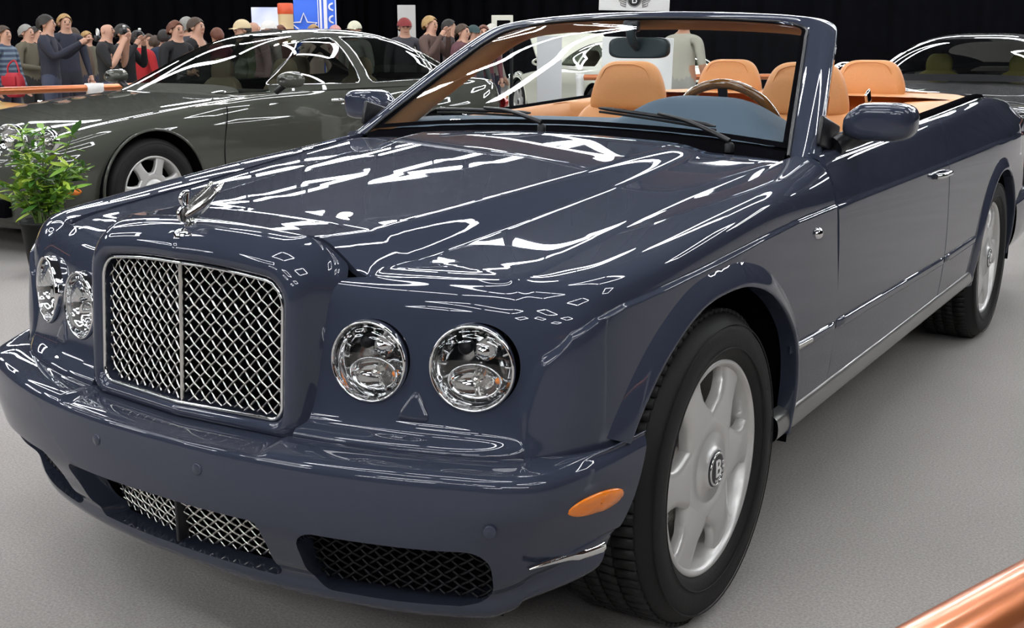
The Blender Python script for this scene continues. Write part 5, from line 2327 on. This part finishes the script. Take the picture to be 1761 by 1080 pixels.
def held_camera(label, pr_, local, col=(.02, .02, .022), glow=False):
    root, T, k, ang = pr_
    M = Matrix.Translation((T[0], T[1], 0)) @ Matrix.Rotation(ang, 4, 'Z')
    o = empty('camera_body')
    o.matrix_world = M @ Matrix.Translation(Vector(local) * k)
    tag(o, label, 'camera')
    MB().box((0, 0, 0), (.11, .035, .07), bevel=.008).build('housing', nmat('cam_%.2f' % col[0], col, .4), o)
    MB().lathe([(.028, 0), (.030, .030), (.024, .034), (.001, .030)], 20, frame((0, -.015, 0), (0, -1, 0))).build('lens', DARK_METAL, o)
    fr = .048 if glow else .014
    MB().lathe([(fr * .9, -.01), (fr, .004), (fr * .7, .016), (.001, .020)], 20, frame((.03, -.010, .045 + fr * .5), (.5 if glow else 0, -1, 0))).build('flash_head', WHITE, o)
    return o


NAVY, BLK, OLV = (.018, .02, .035), (.010, .010, .012), (.05, .05, .035)
p1 = person('long-haired person in a blue striped top beside a red bag', 6, 40, 13.4, 50, (.05, .07, .12), (.03, .03, .05), 'brown', 'long', stripes=(.16, .22, .27), female=True)
p2 = person('grey-haired person in an olive jacket over a beige shirt', 46, 38, 14.5, 55, (.11, .095, .065), (.02, .02, .02), 'grey', 'short', pose='fold')
p3 = person('person in a navy jacket holding a camera out in both hands', 80, 21, 13.0, 75, NAVY, (.05, .06, .10), 'dark', 'short', pose='photo')
p4 = person('blond person in a dark jumper peering past the navy jacket', 112, 20, 14.9, 20, NAVY, (.02, .02, .03), 'blond', 'short')
p5 = person('bald person in a black short-sleeved shirt raising a camera to the eye', 181, 32, 12.0, 75, BLK, (.05, .06, .10), 'dark', 'bald', pose='face', sleeve='short')
p6 = person('dark-haired person in black with a camera beside the bald one', 212, 38, 12.7, 60, BLK, (.02, .02, .03), 'dark', 'short', pose='face')
p7 = person('person in a red and white coat walking off behind the cameras', 238, 49, 13.6, 150, (.45, .02, .025), (.45, .45, .47), 'dark', 'short')
p8 = person('brown-haired person in an olive top deep in the crowd', 257, 55, 15.6, 10, (.09, .08, .05), (.03, .03, .05), 'brown', 'long', female=True)
p9 = person('person in a pale beige waistcoat with the back turned', 268, 58, 14.6, 165, (.26, .23, .17), (.03, .03, .08), 'brown', 'short')
p10 = person('person in a dark blue short-sleeved shirt facing the curtain', 283, 48, 14.3, 170, (.02, .03, .06), (.03, .03, .05), 'dark', 'short', sleeve='short')
p11 = person('ginger-haired person in a black track jacket with pale stripes', 303, 32, 12.3, 40, BLK, (.02, .02, .03), 'red', 'short', pose='fold')
p12 = person('grey-haired person half hidden behind the low-necked black top', 323, 26, 13.6, 140, (.05, .05, .06), (.02, .02, .03), 'grey', 'short')
p13 = person('brown-haired person in a low-necked black top', 338, 27, 12.8, 60, BLK, (.02, .02, .03), 'brown', 'short', sleeve='vneck', female=True)
p14 = person('red-haired person wrapped in a red scarf and maroon coat', 374, 45, 14.3, 200, (.20, .025, .04), (.06, .02, .03), 'red', 'short', female=True)
p15 = person('person in a beige peaked cap and green coat', 417, 32, 12.9, -70, (.07, .085, .04), (.09, .08, .05), 'dark', 'short', cap=(.62, .50, .30))
p16 = person('bald person in a pink shirt beyond the saloon', 440, 30, 13.6, -60, (.42, .27, .28), (.03, .03, .05), 'dark', 'bald')
p17 = person('person in a white cap before the white and blue panel', 463, 34, 14.0, -65, (.40, .36, .35), (.03, .03, .05), 'brown', 'short', cap=(.72, .70, .66))
p18 = person('auburn-haired person under the orange column', 484, 41, 14.6, 30, (.14, .06, .05), (.03, .03, .05), 'red', 'long', female=True)
p19 = person('fair person glimpsed by the blue banner', 541, 40, 15.5, 30, (.45, .34, .30), (.03, .03, .05), 'blond', 'long', female=True)
p20 = person('person with pinkish cap by the edge of the blue banner', 578, 42, 16.7, 20, (.40, .22, .22), (.03, .03, .05), 'brown', 'short', cap=(.60, .30, .28))
p21 = person('person in a cream cap standing alone against the curtain', 611, 35, 15.0, -30, (.22, .22, .20), (.03, .03, .05), 'dark', 'short', cap=(.62, .60, .46))
p22 = person('person in a red and black cap before the grey panel', 697, 30, 14.4, 10, (.05, .05, .06), (.03, .03, .05), 'dark', 'short', cap=(.22, .03, .03))
p23 = person('blond person with arms up next to the grey panel', 741, 26, 14.2, 60, (.10, .06, .05), (.03, .03, .05), 'blond', 'short', pose='face')
p24 = person('dark-haired person in profile over the saloon roof', 774, 32, 15.5, 85, (.06, .04, .04), (.03, .03, .05), 'dark', 'short')
p25 = person('brown-haired person looking down over the saloon roof', 797, 40, 14.2, 60, (.12, .05, .06), (.03, .03, .05), 'brown', 'short')
p26 = person('person in a dark green hat over the saloon boot', 816, 43, 15.4, 40, (.04, .05, .05), (.03, .03, .05), 'dark', 'short', cap=(.03, .06, .06))
p27 = person('ruddy-faced person in a maroon jumper over the saloon boot', 833, 42, 15.8, 5, (.14, .04, .05), (.03, .03, .05), 'red', 'short')
p28 = person('white-haired person at the end of the row over the saloon boot', 848, 40, 16.2, 120, (.30, .28, .24), (.03, .03, .05), 'white', 'short')
p29 = person('person in a grey sleeveless vest leaning on the far rail', 1178, 22, 12.6, 160, (.42, .40, .33), (.34, .33, .30), 'grey', 'short', sleeve='short', skin=(.50, .25, .15))
p30 = person('dim face tucked behind the grey-haired person in olive', 62, 42, 15.6, 60, (.05, .03, .03), (.03, .03, .05), 'dark', 'short')
p31 = person('rosy face just behind the blond person', 127, 44, 16.0, 200, (.10, .07, .05), (.03, .03, .05), 'brown', 'short')
p32 = person('sandy-haired person in drab green before the bald one', 150, 50, 17.2, 40, (.10, .09, .06), (.03, .03, .05), 'blond', 'short')
held_camera('small camera with a white flash held out by the navy jacket', p3, (.0, -.57, 1.47), glow=True)
held_camera('black camera at the eye of the bald person', p5, (0, -.20, 1.63))
held_camera('black camera at the eye of the dark-haired person', p6, (0, -.20, 1.63))


def bag():
    T = spot(25, 125, 13.1)
    o = empty('shoulder_bag', (T[0], T[1], .74))
    tag(o, 'red shoulder bag hanging by the blue striped top', 'bag')
    cushion([((0, 0, 0), .10, .05), ((0, 0, .02), .15, .07), ((0, 0, .15), .16, .08), ((0, 0, .26), .14, .06), ((0, 0, .28), .10, .03)], 28).build('pouch', nmat('red_bag', (.42, .015, .03), .6), o)
    MB().box((0, -.075, .19), (.26, .012, .11), bevel=.004).build('flap', nmat('red_bag', (0, 0, 0)), o)
    MB().tube(polyline([(-.12, 0, .26), (-.09, 0, .36), (0, .02, .42), (.09, 0, .36), (.12, 0, .26)], 24), .010, 6).build('strap', nmat('red_bag', (0, 0, 0)), o)


bag()


# ================================================================ boards, banners and columns
def flat_frame(c, face_to):
    """matrix: local x along the width, z up, -y to the viewer"""
    d = Vector((face_to[0] - c[0], face_to[1] - c[1], 0)).normalized()
    x = Vector((-d.y, d.x, 0))
    M = Matrix((x, -d, Vector((0, 0, 1)))).transposed().to_4x4()
    M.translation = Vector(c)
    return M


CAMXY = (_c['loc'][0], _c['loc'][1])


def logo_board():
    """white display board with the winged B emblem"""
    T = spot(1083, 20, 9.2)
    M = flat_frame((T[0], T[1], 0), CAMXY)
    M = M @ Matrix.Rotation(math.radians(1.5), 4, 'Y')
    o = empty('display_board')
    o.matrix_world = M
    tag(o, 'white display board with a winged B emblem behind the windscreen', 'sign')
    wht = nmat('board_white', (.80, .80, .78), .5)
    MB().box((.045, 0, .84), (.58, .03, 1.08), bevel=.004).build('lower_panel', wht, o)
    MB().box((0, -.03, 1.83), (.57, .03, .48), bevel=.004).build('upper_panel', wht, o)
    MB().box((0, .02, .80), (.05, .03, 1.56), bevel=.004).build('stand_post', NICKEL, o)
    MB().box((0, .05, .015), (.5, .4, .03), bevel=.006).build('foot', NICKEL, o)
    em = nmat('emblem_grey', (.20, .20, .20), .5)
    zc = 1.675
    Mt = Matrix.Translation((0, -.048, zc)) @ Matrix.Rotation(PI / 2, 4, 'X')
    text_mesh('B', .085, .001, nmat('emblem_white', (.85, .85, .85), .5), o, Matrix.Translation((0, -.053, zc)) @ Matrix.Rotation(PI / 2, 4, 'X'), 'letter_b')
    MB().lathe([(.048, 0), (.048, .003), (.001, .003)], 32, frame((0, -.046, zc), (0, -1, 0))).build('roundel', nmat('emblem_black', (.03, .03, .03), .5), o)
    mb = MB()
    mb.tube([(.053 * math.cos(t), -.047, zc + .053 * math.sin(t)) for t in np.linspace(0, 2 * PI, 36, endpoint=False)], .0045, 5, closed=True)
    mb.build('roundel_ring', em, o)
    for s in (1, -1):
        mb = MB()
        for q in range(6):
            zz = zc + .050 - q * .015
            mb.tube(polyline([(s * (.056 + .002 * q), -.047, zz - .030), (s * .11, -.047, zz - .012), (s * (.205 - .020 * q), -.047, zz + .004)], 10), np.linspace(.006, .002, 10), 5)
        mb.build('emblem_wing', em, o)


logo_board()


def banner(name, label, px0, px1, top, d, z0, mat, cat='banner', thick=.06):
    a, b = spot(px0, top, d), spot(px1, top, d)
    c = (a + b) / 2
    w = float(np.linalg.norm(b[:2] - a[:2]))
    M = flat_frame((c[0], c[1], 0), CAMXY)
    o = empty(name)
    o.matrix_world = M
    tag(o, label, cat)
    zt = float(c[2])
    MB().box((0, 0, (zt + z0) / 2), (w, thick, zt - z0), bevel=.005).build('panel', mat, o)
    if z0 > .1:
        for s in (1, -1):
            MB().tube([(s * w * .42, .03, 0), (s * w * .42, .03, z0 + .2)], .025, 8).build('leg', DARK_METAL, o)
    return o, w, zt


BLUE = nmat('banner_blue', (.02, .13, .72), .5)
BWHITE = nmat('banner_white', (.82, .83, .88), .5)
o, w, zt = banner('blue_banner', 'tall blue banner with white star and stripes above the crowd', 505, 578, -40, 17.5, .3, BLUE)
mb = MB()
for fx, ww in ((.07, .012), (.13, .03), (.24, .05), (.48, .015)):
    mb.box((fx * w, -.04, zt / 2 + .6), (ww * w * 1.6, .012, zt - .5), bevel=.002)
mb.build('white_stripe', BWHITE, o)
# outlined star
cx_, cz_ = -.27 * w, zt - .75
pts = []
for q in range(10):
    rr = .21 if q % 2 == 0 else .09
    t = PI / 2 + q * PI / 5
    pts.append((cx_ + rr * math.cos(t), -.045, cz_ + rr * math.sin(t)))
MB().tube(pts, .014, 5, closed=True).build('star', BWHITE, o)
mb = MB()
for q in range(7):
    t = cz_ - .34 - q * .10
    mb.tube(polyline([(cx_ - .12, -.045, t), (cx_ - .03, -.045, t + .05), (cx_ + .05, -.045, t - .02), (cx_ + .13, -.045, t + .06)], 10), .014, 5)
mb.build('script_marks', BWHITE, o)
mb = MB()
for q in range(7):
    t = zt - .25 - q * .19
    mb.tube(polyline([(.37 * w + .035, -.045, t + .05), (.37 * w - .02, -.045, t + .02), (.37 * w - .02, -.045, t - .03), (.37 * w + .035, -.045, t - .06)], 8), .016, 5)
mb.build('letter_strokes', BWHITE, o)


def grad_panel():
    m = bpy.data.materials.new('sky_print')
    m.use_nodes = True
    nt = m.node_tree
    b = nt.nodes['Principled BSDF']
    tc = nt.nodes.new('ShaderNodeTexCoord')
    gr = nt.nodes.new('ShaderNodeTexNoise')
    gr.inputs['Scale'].default_value = 1.1
    cr = nt.nodes.new('ShaderNodeValToRGB')
    cr.color_ramp.elements[0].position = .40
    cr.color_ramp.elements[0].color = (.85, .85, .88, 1)
    cr.color_ramp.elements[1].position = .66
    cr.color_ramp.elements[1].color = (.10, .16, .62, 1)
    nt.links.new(tc.outputs['Object'], gr.inputs['Vector'])
    nt.links.new(gr.outputs['Fac'], cr.inputs[0])
    nt.links.new(cr.outputs[0], b.inputs['Base Color'])
    nt.links.new(cr.outputs[0], b.inputs['Emission Color'])
    b.inputs['Emission Strength'].default_value = .3
    return m


banner('sky_panel', 'white and blue lit panel beside the orange column', 434, 482, 11, 18.5, .4, grad_panel(), 'panel')


def column():
    T = spot(492, 4, 16.8)
    o = empty('orange_column', (T[0], T[1], 0))
    tag(o, 'round cream column with a red-orange head beside the blue banner', 'column')
    zt = float(T[2])
    MB().lathe([(.18, 0), (.14, .03), (.112, .06), (.112, zt - .16)], 32).build('shaft', nmat('column_cream', (.66, .48, .26), .5), o)
    MB().lathe([(.112, zt - .16), (.116, zt - .15), (.116, zt - .01), (.10, zt), (.001, zt)], 32).build('column_head', nmat('column_red', (.62, .08, .02), .5), o)


column()
banner('grey_panel', 'plain grey upright panel against the black curtain', 685, 716, 8, 16.4, 0.0, nmat('panel_grey', (.42, .41, .39), .6), 'panel')
o, w, zt = banner('small_sign', 'low white framed sign above the crowd by the windscreen corner', 847, 884, 26, 16.8, 1.45, nmat('sign_white', (.60, .58, .50), .6), 'sign')
MB().box((.02, -.035, zt - .13), (w * .62, .012, .11), bevel=.003).build('dark_field', VOID, o)
banner('pale_backdrop', 'pale grey stand wall beside the white car', 925, 968, 62, 15.8, .05, nmat('backdrop_grey', (.55, .55, .56), .6), 'panel')
